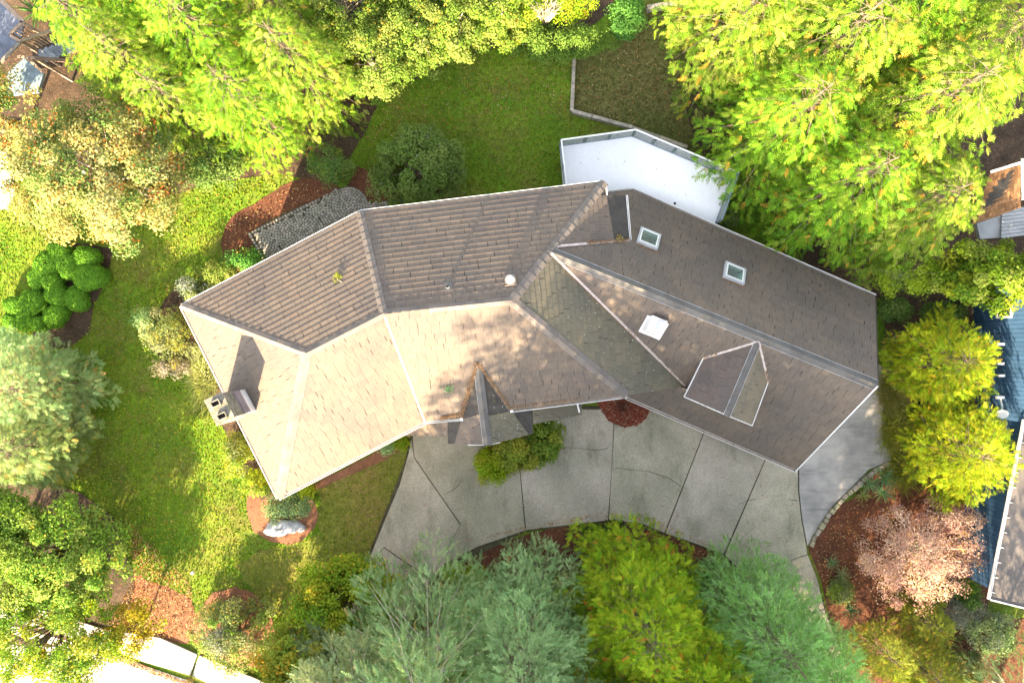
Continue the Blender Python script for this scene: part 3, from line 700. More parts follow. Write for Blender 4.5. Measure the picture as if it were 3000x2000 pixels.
# ------------------------------------------------------------------ deck
zd = 1.55
deck = thing('deck', 'white raised deck with glass railing behind the house', 'deck', (0, 0, 0))
fp = [S(1640, 429, zd), S(1851, 400, zd), S(2143, 522, zd), S(2095, 655, zd), S(2060, 700, zd), S(1880, 640, zd), S(1660, 640, zd)]
m = MB(); m.prism([(p.x, p.y) for p in fp], zd - 0.16, zd); m.build('deck_floor', M['deck_white'], deck)
m = MB()
for p in inset(fp[:5], 0.25): m.box((p.x, p.y, (zd - 0.16) / 2), 0.12, 0.12, zd - 0.16)
m.build('deck_post', M['wood'], deck)
m = MB(); m.cyl(S(1977, 596, zd), 0.06, 0.012, 12); m.build('deck_drain', M['dark'], deck)
tr, brl = MB(), MB()
up = Vector((0, 0, 1))
for (a, b, npan) in ((fp[0], fp[1], 3), (fp[1], fp[2], 5), (fp[2], fp[3], 2), (S(1655, 560, zd), fp[0], 2)):
    d = (b - a).normalized(); sd = Vector((-d.y, d.x, 0))
    strip(a, b, 0.06, 0.05, 'rail_dark' if npan == 2 and a.x > 5 else 'white', 'top_rail', deck, 1.05); strip(a, b, 0.05, 0.05, 'rail_dark', 'bottom_rail', deck, 0.07); strip(a, b, 0.03, 0.035, 'rail_dark', 'upper_rail', deck, 0.97)
    for i in range(npan + 1):
        p = a.lerp(b, i / npan); m = MB()
        for s in (-0.035, 0.035):
            q = p + d * s; m.box(q + up * 0.52, 0.028, 0.045, 1.04, d, sd, up)
        if i < npan or b is not fp[1]: m.build('rail_post', M['rail_dark'], deck)
    for i in range(npan):
        p, q = a.lerp(b, (i + 0.07) / npan), a.lerp(b, (i + 0.93) / npan); m = MB(); m.bar(p + up * 0.52, q + up * 0.52, 0.008, 0.84); m.build('glass_panel', M['rail_glass'], deck)

# retaining walls on the back lawn
rw = thing('retaining_wall', 'low grey concrete retaining wall bending across the back lawn to the deck', 'wall')
pts = [S(1681, 175, 0), S(1674, 330, 0), S(1850, 378, 0), S(2010, 436, 0)]
for a, b in zip(pts, pts[1:]):
    L = (b - a).length; k = max(1, round(L / 1.2))
    for i in range(k):
        m = MB(); p, q = a.lerp(b, i / k + 0.004), a.lerp(b, (i + 1) / k - 0.004); hh = 0.32 + random.uniform(-0.02, 0.02)
        m.bar(p + up * hh / 2, q + up * hh / 2, 0.15 + random.uniform(-0.01, 0.02), hh, random.choice(((1, 1, 1), (0.85, 0.85, 0.82), (1.1, 1.05, 1)))); m.build('wall_block', M['stone'], rw)
ew = thing('garden_wall', 'short stone wall at the far end of the upper lawn', 'wall')
a, b = S(1893, 33, 0), S(2040, 8, 0)
for i in range(7):
    m = MB(); m.bar(a.lerp(b, i / 7 + 0.005) + up * 0.2, a.lerp(b, (i + 1) / 7 - 0.005) + up * 0.2, 0.22, 0.4 + random.uniform(-0.03, 0.03), random.choice(((1, 1, 1), (0.8, 0.8, 0.78)))); m.build('wall_block', M['stone'], ew)

# ------------------------------------------------------------------ patio of cobblestones in fans
patio = setting('patio')
PP = [S(x, y, 0) for x, y in [(727, 684), (800, 640), (870, 607), (938, 580), (985, 556), (1005, 548), (1030, 546), (1052, 556), (1070, 575), (1084, 596), (1150, 586), (1190, 590), (1200, 640), (1040, 640), (860, 740), (790, 790), (752, 735)]]
sheet('patio_bed', [(p.x / H * 2000 + 1500, 1000 - p.y / H * 2000) for p in PP], 0.03, M['joint'], disp=False, parent=patio)
def inside(P, x, y):
    c = False; n = len(P)
    for i in range(n):
        a, b = P[i], P[(i + 1) % n]
        if (a[1] > y) != (b[1] > y) and x < (b[0] - a[0]) * (y - a[1]) / (b[1] - a[1]) + a[0]: c = not c
    return c
cen = [S(1022, 606, 0), S(880, 690, 0), S(770, 770, 0), S(1130, 640, 0), S(940, 640, 0) + Vector((-0.6, 1.2, 0))]
stones = []
for ci, c in enumerate(cen):
    r = 0.10
    while r < 3.6:
        nseg = max(5, int(6.2832 * r / 0.142))
        a0 = random.uniform(0, 6)
        for k in range(nseg):
            a = a0 + 6.2832 * k / nseg; x, y = c.x + r * math.cos(a), c.y + r * math.sin(a)
            dist = [((x - q.x) ** 2 + (y - q.y) ** 2) * (0.75 if j == 0 else 1.0) for j, q in enumerate(cen)]
            if dist.index(min(dist)) == ci and inside([(p.x, p.y) for p in PP], x, y): stones.append((x, y, a))
        r += 0.136
# straight border course along the outer edges
for (pa, pb) in ((S(727, 684, 0), S(938, 580, 0)), (S(727, 684, 0), S(785, 785, 0))):
    L = (pb - pa).length; ang = math.atan2(pb.y - pa.y, pb.x - pa.x); k = int(L / 0.16)
    nrm = Vector((-math.sin(ang), math.cos(ang), 0)) * (-0.06 if pb.y > pa.y else 0.06)
    stones = [s for s in stones if abs((Vector((s[0], s[1], 0)) - pa).cross((pb - pa).normalized()).z) > 0.2 or not (0 < (Vector((s[0], s[1], 0)) - pa).dot((pb - pa).normalized()) < L)]
    for i in range(k):
        p = pa.lerp(pb, (i + 0.5) / k) + nrm; stones.append((p.x, p.y, ang))
cob_cache = []
for k in range(8):
    m = MB(); w, h = random.uniform(0.112, 0.131), random.uniform(0.112, 0.131); t = random.uniform(0.72, 1.28); tt = (t * random.uniform(0.96, 1.05), t, t * random.uniform(0.93, 1.03))
    base = [(-w / 2, -h / 2), (w / 2, -h / 2), (w / 2, h / 2), (-w / 2, h / 2)]; base = [(x + random.uniform(-.012, .012), y + random.uniform(-.012, .012)) for x, y in base]
    b0 = [Vector((x, y, 0.02)) for x, y in base]; t0 = [Vector((x * 0.98, y * 0.98, 0.055)) for x, y in base]; t1 = [Vector((x * 0.86, y * 0.86, 0.066)) for x, y in base]
    for i in range(4): j = (i + 1) % 4; m.poly([b0[i], b0[j], t0[j], t0[i]], tt); m.poly([t0[i], t0[j], t1[j], t1[i]], tt)
    m.poly(t1, tt); cob_cache.append((m, m.mesh('cobblestone', M['cobble'])))
random.shuffle(stones); stones.sort(key=lambda s: -s[1] * 0 + (s[0] + 8) ** 2 * 0)
rest = MB()
vis = [s for s in stones]
for i, (x, y, a) in enumerate(vis):
    k = random.randrange(8); j = a + random.uniform(-0.09, 0.09)
    if i < 300:
        o = link(bpy.data.objects.new('cobblestone', cob_cache[k][1]), patio); o.location = (x, y, 0.012 + random.uniform(0, 0.008)); o.rotation_euler = (0, 0, j)
    else:
        c_, s_ = math.cos(j), math.sin(j); src = cob_cache[k][0]
        for f in src.f: rest.poly([(x + src.v[q][0] * c_ - src.v[q][1] * s_, y + src.v[q][0] * s_ + src.v[q][1] * c_, src.v[q][2] + 0.012) for q in f], src.t[f[0]])
print("COBBLES", len(stones))
if rest.v: tag(rest.build('cobblestones', M['cobble'], patio), kind='stuff')

# ------------------------------------------------------------------ plant builders
def unit(a): return a / np.maximum(np.linalg.norm(a, axis=-1, keepdims=True), 1e-9)
def frond_template(pairs=5, spread=0.36, droop=0.22, thin=0.13, fwd=0.26):
    V, F, B = [], [], []
    for i in range(pairs):
        x = 0.08 + 0.80 * i / pairs; l = spread * (1 - 0.72 * i / pairs) * (0.8 if i == 0 else 1)
        for s in (-1, 1):
            k = len(V); xo = x + (0.05 if s > 0 else 0)
            V += [(xo, 0, -droop * xo * xo), (xo + thin, 0, -droop * xo * xo), (xo + fwd * (1 - 0.4 * i / pairs) + thin * 0.5, s * l, -droop * (xo + 0.15) ** 2 - 0.06 * l)]
            F.append((k, k + 1, k + 2) if s > 0 else (k, k + 2, k + 1)); B += [0.85, 0.9, 1.12]
    k = len(V); V += [(0.80, -0.05, -droop * 0.64), (0.80, 0.05, -droop * 0.64), (1.0, 0, -droop)]; F.append((k, k + 2, k + 1)); B += [0.95, 0.95, 1.15]
    return np.array(V), np.array(F), np.array(B)
FT_CEDAR = frond_template(4, 0.36, 0.25, 0.13, 0.26)
FT_FIR = frond_template(5, 0.26, 0.10, 0.085, 0.14)
FT_TUFT = frond_template(4, 0.46, 0.12, 0.12, 0.32)
def fronds(P, X, NN, Sz, T, tmpl):
    V0, F0, B0 = tmpl; n = len(P)
    X = unit(X); Y = unit(np.cross(NN, X)); Z = np.cross(X, Y)
    V = P[:, None] + Sz[:, None, None] * (V0[None, :, 0:1] * X[:, None] + V0[None, :, 1:2] * Y[:, None] + V0[None, :, 2:3] * Z[:, None])
    F = (F0[None] + (np.arange(n) * len(V0))[:, None, None]).reshape(-1, 3)
    C = (T[:, None, :] * B0[None, :, None]).reshape(-1, 3)
    return V.reshape(-1, 3), F, C
def leaves(P, NN, Sz, T, aspect=0.55, rng=RNG):
    n = len(P); NN = unit(NN); R = unit(rng.normal(size=(n, 3))); A = unit(np.cross(NN, R)); Bv = np.cross(NN, A)
    s = Sz[:, None]
    V = np.stack([P - A * s * 0.5, P + Bv * s * aspect * 0.5 + NN * s * 0.10, P + A * s * 0.5 - NN * s * 0.08, P - Bv * s * aspect * 0.5 + NN * s * 0.10], 1)
    F0 = np.array([(0, 1, 2), (0, 2, 3)]); F = (F0[None] + (np.arange(n) * 4)[:, None, None]).reshape(-1, 3)
    return V.reshape(-1, 3), F, np.repeat(T, 4, 0)
def blades(P, X, L, W, T, bend=0.35):
    """grass-like blades, two segments"""
    n = len(P); X = unit(X); Sd = unit(np.cross(X, np.array([[0.02, 0.03, 1.0]]))); up = np.array([[0, 0, 1.0]])
    mid = P + X * L[:, None] * 0.55; tip = P + X * L[:, None] - up * (bend * L[:, None]); w = W[:, None]
    V = np.stack([P - Sd * w * 0.5, P + Sd * w * 0.5, mid - Sd * w * 0.5, mid + Sd * w * 0.5, tip], 1)
    F0 = np.array([(0, 1, 3), (0, 3, 2), (2, 3, 4)]); F = (F0[None] + (np.arange(n) * 5)[:, None, None]).reshape(-1, 3)
    return V.reshape(-1, 3), F, np.repeat(T, 5, 0)
def cat(parts):
    V, F, C, o = [], [], [], 0
    for v, f, c in parts: V.append(v); F.append(f + o); C.append(c); o += len(v)
    return np.concatenate(V), np.concatenate(F), np.concatenate(C)
def pick(rng, pal, n, weights=None):
    pal = np.array(pal); idx = rng.choice(len(pal), n, p=weights); return pal[idx] * rng.uniform(0.82, 1.18, (n, 1))

def conifer(name, label, base, h, r, pal, seed, cat_='tree', group=None, limbs=90, z0=0.8, tmpl=FT_CEDAR, size=0.38, dens=14.0, power=0.55,
            droop=0.5, rise=0.25, accent=None, acc_p=0.03, mat='needle', lean=(0, 0), fan=0.46, bark='bark', weights=None, inner=0.30, shape=1.0, loose=0.3):
    rng = np.random.default_rng(seed); base = Vector((base.x, base.y, 0))
    t = thing(name, label, cat_, base, group); tb = MB(); parts = []
    lx, ly = lean
    tb.tube([(lx * h * s, ly * h * s, h * s) for s in (0, 0.25, 0.5, 0.75, 0.98)], 0.012 * h + 0.05, 0.02, 6)
    for i in range(limbs):
        f = ((i + rng.uniform(0, 1)) / limbs) ** 0.92; z = z0 + (h * 0.985 - z0) * f
        L = r * max(0.05, 1 - f ** shape) ** power * rng.uniform(0.62, 1.18); az = i * 2.39996 + rng.uniform(-0.5, 0.5)
        d = np.array([math.cos(az), math.sin(az), 0.0]); o = np.array([lx * z, ly * z, z]); sd = np.array([-d[1], d[0], 0.0])
        rs, dr = rise * rng.uniform(0.6, 1.4), droop * rng.uniform(0.6, 1.3)
        def limb(s): return o + d * (L * s)[..., None] + np.array([0, 0, 1.0]) * (L * (rs * s - dr * s * s))[..., None]
        if L > 0.7: tb.tube([limb(np.array(s)) for s in (0, 0.35, 0.7, 0.93)], 0.007 * L + 0.007, 0.005, 4)
        n = max(6, int(L * dens * (1 + L * fan * 0.55)))
        s = rng.uniform(inner, 1.0, n) ** 0.8; s[:2] = (0.97, 0.9)
        lat = rng.uniform(-1, 1, n) * fan * L * np.sqrt(np.clip(1.04 - s, 0, 1)) * (0.35 + 0.65 * s)
        P = limb(s) + sd * lat[:, None] + np.array([0, 0, 1.0]) * (rng.normal(0, 0.05, n) - 0.25 * np.abs(lat))[:, None]
        sg = np.sign(lat + 1e-6)
        X = d[None] * rng.uniform(0.6, 1.1, n)[:, None] + sd[None] * (sg * rng.uniform(0.1, 0.85, n))[:, None]
        X[:, :2] += rng.normal(0, loose, (n, 2)); X[:, 2] = rs - 1.6 * dr * s + rng.normal(0, 0.22, n)
        NN = np.stack([rng.normal(0, 0.5, n), rng.normal(0, 0.5, n), np.ones(n)], 1)
        T = pick(rng, pal, n, weights) * rng.uniform(0.72, 1.22) * rng.uniform(0.75, 1.2, (n, 1))
        if accent is not None:
            k = rng.uniform(0, 1, n) < acc_p * (3 if rng.uniform() < 0.2 else 0.5); T[k] = np.array(accent) * rng.uniform(0.8, 1.2, (k.sum(), 1))
        parts.append(fronds(P, X, NN, size * rng.uniform(0.6, 1.15, n) * min(1.0, 0.5 + L * 0.35), T, tmpl))
    V, F, C = cat(parts)
    np_mesh('crown', V, F, C, M[mat], t); tb.build('trunk', M[bark], t)
    return t

def crown_points(rng, rx, ry, rz, zc, n, lo=-0.75, shell=0.55):
    P = unit(rng.normal(size=(n * 2, 3))) * (rng.uniform(shell ** 3, 1, (n * 2, 1)) ** (1 / 3)); P = P[P[:, 2] > lo][:n]
    return P * np.array([rx, ry, rz]) + np.array([0, 0, zc])
def leafy(name, label, base, zc, rad, pal, seed, cat_='tree', group=None, clumps=70, per=200, leaf=0.14, cr=0.6, mat='leaf', trunk=0.12, accent=None,
          acc_p=0.04, shell=0.5, up=0.7, aspect=0.6, twigs=26, bark='bark', lo=-0.6, stem_name='trunk', crown_name='crown', weights=None, crown_off=(0, 0), skirt=0.0, lump=0.0):
    rng = np.random.default_rng(seed); base = Vector((base.x, base.y, 0)); t = thing(name, label, cat_, base, group)
    rx, ry, rz = rad; Cc = crown_points(rng, rx, ry, rz, zc, clumps, lo, shell); Cc[:, 0] += crown_off[0]; Cc[:, 1] += crown_off[1]
    Cc[:, :2] *= 1 + rng.normal(0, 0.06 + lump, (len(Cc), 1)); Cc[:, 2] = np.maximum(Cc[:, 2], 0.12)
    tb = MB(); parts = []
    top = np.array([crown_off[0] * 0.7, crown_off[1] * 0.7, zc * 0.6 + 0.05])
    tb.tube([(0, 0, 0), tuple(top * 0.5), tuple(top)], trunk, trunk * 0.7, 6)
    for c in Cc[:twigs]:
        m = (top + c) / 2 + rng.normal(0, 0.12, 3) * min(rx, 1) + np.array([0, 0, 0.1 * rz]); tb.tube([tuple(top * rng.uniform(0.5, 1.0)), tuple(m), tuple(c * np.array([1.02, 1.02, 1.0]))], trunk * 0.32 + 0.006, 0.006, 4)
    ctr = np.array([crown_off[0], crown_off[1], zc])
    for c in Cc:
        k = int(per * rng.uniform(0.6, 1.4)); sc = cr * rng.uniform(0.65, 1.3)
        q = rng.normal(size=(k, 3)); q = unit(q) * (rng.uniform(0, 1, (k, 1)) ** 0.45) * np.array([sc, sc, sc * 0.6])
        P = c + q; P[:, 2] = np.maximum(P[:, 2], 0.04 + rng.uniform(0, 0.1, k))
        NN = unit(q + 1e-6) * 0.5 + unit((c - ctr)[None] + 1e-6) * 0.4 + np.array([[0, 0, up]]) + rng.normal(0, 0.45, (k, 3))
        cl = pick(rng, pal, 1, weights)[0]; T = cl * 0.6 + pick(rng, pal, k, weights) * 0.4
        if accent is not None:
            p = acc_p * (6 if rng.uniform() < 0.15 else 0.4); kk = rng.uniform(0, 1, k) < p; T[kk] = np.array(accent) * rng.uniform(0.75, 1.25, (kk.sum(), 1))
        parts.append(leaves(P, NN, leaf * rng.uniform(0.65, 1.3, k), T, aspect, rng))
    V, F, C = cat(parts); np_mesh(crown_name, V, F, C, M[mat], t); tb.build(stem_name, M[bark], t)
    return t
def shrub(label, base, r, h, pal, seed, name='shrub', cat_='shrub', group=None, leaf=0.10, clumps=None, per=130, **kw):
    rx, ry = r if isinstance(r, tuple) else (r, r); n = clumps or max(8, int(16 * rx * ry + 6))
    return leafy(name, label, base, h * 0.5, (max(0.1, rx - 0.25), max(0.1, ry - 0.25), h * 0.5), pal, seed, cat_, group, n, per, leaf, kw.pop('cr', 0.42), trunk=0.03, twigs=kw.pop('twigs', 10),
                 stem_name='stem', crown_name='foliage', **kw)
def grassy(label, base, r, h, pal, seed, name='ornamental_grass', n=900, width=0.025, group=None):
    rng = np.random.default_rng(seed); t = thing(name, label, 'grass clump', Vector((base.x, base.y, 0)), group); rx, ry = r
    P = np.stack([rng.normal(0, 0.42, n) * rx, rng.normal(0, 0.42, n) * ry, np.full(n, 0.02)], 1)
    az = rng.uniform(0, 6.283, n); X = np.stack([np.cos(az) * 0.5 + P[:, 0] * 0.5, np.sin(az) * 0.5 + P[:, 1] * 0.5, rng.uniform(0.6, 1.4, n)], 1)
    v = blades(P, X, h * rng.uniform(0.6, 1.25, n), width * rng.uniform(0.7, 1.4, n), pick(rng, pal, n), 0.3)
    np_mesh('foliage', *v, M['leaf'], t); return t
blade_cache = {}
def rosette(label, base, L, n, col, seed, name='yucca', cat_='spiky plant', tilt=(0.25, 1.2), group=None, z=0.35):
    """each sword leaf is an object of its own"""
    rng = np.random.default_rng(seed); base = Vector((base.x, base.y, 0)); t = thing(name, label, cat_, base, group)
    m = MB(); m.cyl((0, 0, 0), 0.09, z, 8, 0.07); m.build('stem', M['bark'], t)
    key = (round(L, 2), col)
    if key not in blade_cache:
        v = []
        for k in range(3):
            b = MB(); c = tuple(x * (0.85 + 0.15 * k) for x in col); w = 0.045
            pts = [(0, 0.018, 0), (0.25, w * 0.5, 0.0), (0.6, w * 0.42, -0.02), (1, 0, -0.10 - 0.03 * k)]
            for a, d in zip(pts, pts[1:]):
                A0, A1 = Vector((a[0] * L, 0, a[2] * L)), Vector((d[0] * L, 0, d[2] * L)); u0, u1 = Vector((0, a[1] * L * 1.6, 0.02 * L)), Vector((0, d[1] * L * 1.6, 0.02 * L if d[1] else 0))
                mi = Vector((0, -1, 1))
                b.poly([A0, A1, A1 + u1, A0 + u0], c); b.poly([A0 + u0 * mi, A1 + u1 * mi, A1, A0], tuple(x * 1.1 for x in c))
            v.append(b.mesh('leaf', M['leaf']))
        blade_cache[key] = v
    for i in range(n):
        o = link(bpy.data.objects.new('leaf', blade_cache[key][i % 3]), t); o.location = (0, 0, z)
        o.rotation_euler = (rng.normal(0, 0.2), -rng.uniform(*tilt) * (1 - 0.75 * (i / n)), i * 2.39996 + rng.normal(0, 0.15))
        s = rng.uniform(0.8, 1.15); o.scale = (s, s, s)
    return t
lobe_rng = np.random.default_rng(5)
def clipped(label, base, r, h, seed, group='clipped shrubs massed at the left lawn'):
    """tightly sheared rounded shrub: a dense dome of tiny leaves over a lumpy core"""
    rng = np.random.default_rng(seed); base = Vector((base.x, base.y, 0)); t = thing('clipped_shrub', label, 'shrub', base, group)
    ph = rng.uniform(0, 6.28, 8)
    def rad(az, el): return 1 + 0.10 * np.sin(2 * az + ph[0]) + 0.07 * np.sin(3 * az + ph[1]) + 0.04 * np.sin(7 * az + 4 * el + ph[2])
    na, ne = 26, 9; az, el = np.meshgrid(np.arange(na) / na * 6.2832, np.linspace(-0.35, 1.5708, ne)); R = rad(az, el)
    ce = np.sign(np.cos(el)) * np.abs(np.cos(el)) ** 0.6; V = np.stack([r * R * ce * np.cos(az), r * R * ce * np.sin(az), h * 0.42 + h * 0.5 * np.sign(np.sin(el)) * np.abs(np.sin(el)) ** 0.8], -1).reshape(-1, 3)
    V[:, 2] = np.maximum(V[:, 2], 0.02); F = []
    for j in range(ne - 1):
        for k in range(na):
            a, b, c, d = j * na + k, j * na + (k + 1) % na, (j + 1) * na + (k + 1) % na, (j + 1) * na + k; F += [(a, b, c), (a, c, d)]
    np_mesh('core', V * np.array([0.95, 0.95, 0.95]), np.array(F), np.tile(np.array([[0.040, 0.095, 0.012]]), (len(V), 1)), M['clipped'], t, True)
    t.scale = (rng.uniform(0.92, 1.15), rng.uniform(0.9, 1.1), 1.0); t.rotation_euler = (0, 0, rng.uniform(0, 3.1))
    n = int(3200 * r * r + 1200); u = rng.uniform(0, 6.2832, n); e = np.arcsin(rng.uniform(-0.3, 1, n)); k2 = rng.uniform(0, 1, n) < 0.6; e[k2] = np.arccos(np.sqrt(rng.uniform(0, 1, k2.sum())) ** (1 / 0.6)); Rr = rad(u, e)
    NN = np.stack([np.cos(e) * np.cos(u), np.cos(e) * np.sin(u), np.sin(e)], 1)
    ce = np.cos(e) ** 0.6; P = np.stack([r * Rr * ce * np.cos(u), r * Rr * ce * np.sin(u), h * 0.42 + h * 0.5 * np.sign(np.sin(e)) * np.abs(np.sin(e)) ** 0.8], 1) * rng.uniform(0.965, 1.03, (n, 1)); P[:, 2] = np.maximum(P[:, 2], 0.03)
    np_mesh('foliage', *leaves(P, NN + rng.normal(0, 0.35, (n, 3)), rng.uniform(0.05, 0.09, n), pick(rng, [(0.060, 0.145, 0.012), (0.080, 0.165, 0.014), (0.05, 0.125, 0.014)], n), 0.6, rng), M['clipped'], t)
    return t

# ------------------------------------------------------------------ palettes
YG = [(0.080, 0.165, 0.010), (0.105, 0.185, 0.012), (0.055, 0.130, 0.012), (0.130, 0.185, 0.020)]
CED = [(0.095, 0.165, 0.012), (0.130, 0.185, 0.018), (0.065, 0.130, 0.012), (0.160, 0.185, 0.035)]
HED = [(0.100, 0.155, 0.025), (0.140, 0.170, 0.040), (0.070, 0.125, 0.014)]
FIR = [(0.130, 0.205, 0.080), (0.170, 0.240, 0.100), (0.095, 0.165, 0.060), (0.200, 0.245, 0.105)]
BLUEFIR = [(0.155, 0.240, 0.105), (0.200, 0.280, 0.130), (0.115, 0.200, 0.085)]
GREENFIR = [(0.115, 0.235, 0.055), (0.155, 0.270, 0.075), (0.120, 0.235, 0.075)]
GOLD = [(0.150, 0.215, 0.010), (0.200, 0.240, 0.012), (0.105, 0.175, 0.010), (0.220, 0.215, 0.014)]
LEYL = [(0.140, 0.225, 0.011), (0.190, 0.250, 0.013), (0.095, 0.180, 0.010), (0.205, 0.240, 0.016)]
AUT = [(0.140, 0.165, 0.045), (0.190, 0.190, 0.065), (0.075, 0.135, 0.030), (0.250, 0.205, 0.070), (0.060, 0.115, 0.030), (0.200, 0.190, 0.090)]
DEC = [(0.095, 0.175, 0.022), (0.135, 0.205, 0.034), (0.070, 0.145, 0.018), (0.160, 0.200, 0.045)]
MAP = [(0.095, 0.165, 0.010), (0.130, 0.185, 0.012), (0.065, 0.135, 0.012), (0.170, 0.185, 0.012)]
RHO = [(0.080, 0.130, 0.026), (0.105, 0.155, 0.034), (0.060, 0.105, 0.020), (0.120, 0.155, 0.040)]
MIXG = [(0.105, 0.140, 0.040), (0.130, 0.150, 0.060), (0.085, 0.120, 0.045), (0.150, 0.155, 0.090)]
GREY = [(0.150, 0.165, 0.150), (0.120, 0.140, 0.130), (0.170, 0.180, 0.165), (0.10, 0.125, 0.09)]
PLUM = [(0.280, 0.175, 0.145), (0.350, 0.235, 0.200), (0.220, 0.120, 0.110), (0.380, 0.270, 0.220)]
DARKG = [(0.050, 0.100, 0.026), (0.065, 0.120, 0.030), (0.038, 0.080, 0.022)]

# ------------------------------------------------------------------ tall trees along the top edge
TL = [ # overview px of the trunk foot, height, radius
 (500, 300, 7.6, 2.5, 'feathery yellow-green conifer nearest the mulch bed in the upper left row'),
 (632, 290, 7.8, 2.5, 'yellow-green conifer in the upper row behind the small dark shrub'),
 (735, 218, 8.0, 2.5, 'yellow-green conifer in the upper row whose tip leans over the bare brown lawn'),
 (560, 170, 8.8, 2.6, 'tall yellow-green conifer standing second from the front in the upper left clump'),
 (410, 220, 8.0, 2.4, 'yellow-green conifer beside the orange-tinged autumn tree'),
 (440, 90, 8.6, 2.5, 'pale lime conifer at the top edge, right of the wooden stairs'),
 (680, 80, 8.6, 2.6, 'lime conifer at the top edge above the middle of the upper row'),
 (318, 140, 7.4, 2.2, 'bright feathery conifer overhanging the neighbouring wooden stairs'),
]
for i, (x, y, h, r, lb) in enumerate(TL):
    conifer('cypress_tree', lb, D(x, y, 0), h, r, YG if i % 2 else CED, 100 + i, limbs=135, z0=0.5, size=0.41, dens=11, accent=(0.26, 0.16, 0.03), acc_p=0.015, power=0.55, shape=1.7, loose=0.7, group='conifers along the top of the garden')
HG = [(868, 172, 3.6, (2.0, 1.7), 'dense pale green hedge tree where the upper row bends, left of the back lawn'),
      (958, 128, 3.5, (1.9, 1.7), 'pale hedge tree second from the bend, above the brown patch of back lawn'),
      (1048, 90, 3.5, (1.9, 1.7), 'pale hedge tree above the middle of the green back lawn'),
      (1140, 58, 3.3, (1.8, 1.6), 'yellowing hedge tree at the top edge next to the bare grey twigs'),
      (815, 60, 4.4, (1.9, 1.8), 'large pale hedge tree at the top edge behind the row'),
      (950, 10, 4.2, (1.9, 1.8), 'pale green hedge crown cut by the top edge near its middle')]
for i, (x, y, h, r, lb) in enumerate(HG):
    leafy('hedge_tree', lb, D(x, y, 0), h * 0.55, (r[0], r[1], h * 0.48), HED + (GOLD[:1] if i == 3 else []), 130 + i, clumps=120, per=190, leaf=0.11, cr=0.42, accent=(0.24, 0.19, 0.03), acc_p=0.03, lo=-0.95, shell=0.7, lump=0.04, group='hedge trees behind the back lawn', bark='pale_bark')
shrub('wide golden hedge bush with a hollow of bare grey twigs at the top edge', D(1255, 40, 0), (2.3, 1.0), 2.4, LEYL + GOLD[:1], 140, name='hedge', cat_='hedge', leaf=0.1, per=170, clumps=60, accent=(0.30, 0.22, 0.02), acc_p=0.05)
shrub('long green hedge section below the hollow of bare twigs', D(1275, 112, 0), (3.1, 0.95), 1.6, [(0.075, 0.135, 0.022), (0.095, 0.150, 0.026)], 141, name='hedge', cat_='hedge', leaf=0.1, per=170, clumps=75)
shrub('deep green rounded end of the hedge beside the upper lawn path', D(1432, 52, 0), (0.95, 1.5), 1.8, [(0.045, 0.120, 0.022), (0.060, 0.140, 0.026)], 142, name='hedge', cat_='hedge', leaf=0.1, per=170, clumps=40)
# bare twig patch
tw = thing('bare_bush', 'tangle of bare grey twigs in a hollow of the golden hedge', 'bush', D(1250, 66, 0)); m = MB()
for k in range(90):
    a = random.uniform(0, 6.28); r1 = random.uniform(0.3, 1.0); m.tube([(0.25 * math.cos(a), 0.2 * math.sin(a), 1.0), (r1 * 0.6 * math.cos(a + 0.2), r1 * 0.4 * math.sin(a + 0.2), random.uniform(1.7, 2.3)), (r1 * math.cos(a), 0.6 * r1 * math.sin(a), random.uniform(1.9, 2.6))], 0.016, 0.006, 3)
m.build('twigs', M['pale_bark'], tw)
# big cedars, upper right
CE = [(1722, 345, 9.0, 3.5, 'large yellow-green cedar whose lowest boughs reach over the white deck'),
      (1640, 130, 9.0, 3.3, 'cedar at the left edge of the big right-hand stand beside the upper lawn'),
      (1790, 220, 10.5, 3.6, 'tall pale cedar in the middle of the big right-hand stand'),
      (1835, 470, 9.0, 3.3, 'bright green cedar whose boughs overhang the roof eave near the skylights'),
      (1960, 340, 10.5, 3.6, 'tall cedar with bare whitish branches showing at the right of the stand'),
      (1990, 505, 8.0, 3.0, 'lime green cedar leaning over the neighbouring brown shake roof'),
      (1930, 130, 10.5, 3.6, 'pale cedar with silvery boughs near the top right corner'),
      (1760, 30, 9.5, 3.2, 'dark-shadowed cedar at the top edge, left part of the right-hand stand'),
      (2080, 220, 9.5, 3.4, 'bright cedar reaching the right edge above the brown shake roof')]
for i, (x, y, h, r, lb) in enumerate(CE):
    conifer('cedar_tree', lb, D(x, y, 0), h, r, CED if i % 3 else YG, 160 + i, limbs=130, z0=1.4, size=0.47, dens=9.5, droop=0.5, rise=0.2, accent=(0.34, 0.19, 0.03), acc_p=0.03, group='cedars in the upper right stand', bark='bark', fan=0.55, power=0.55, shape=1.6, loose=0.7)

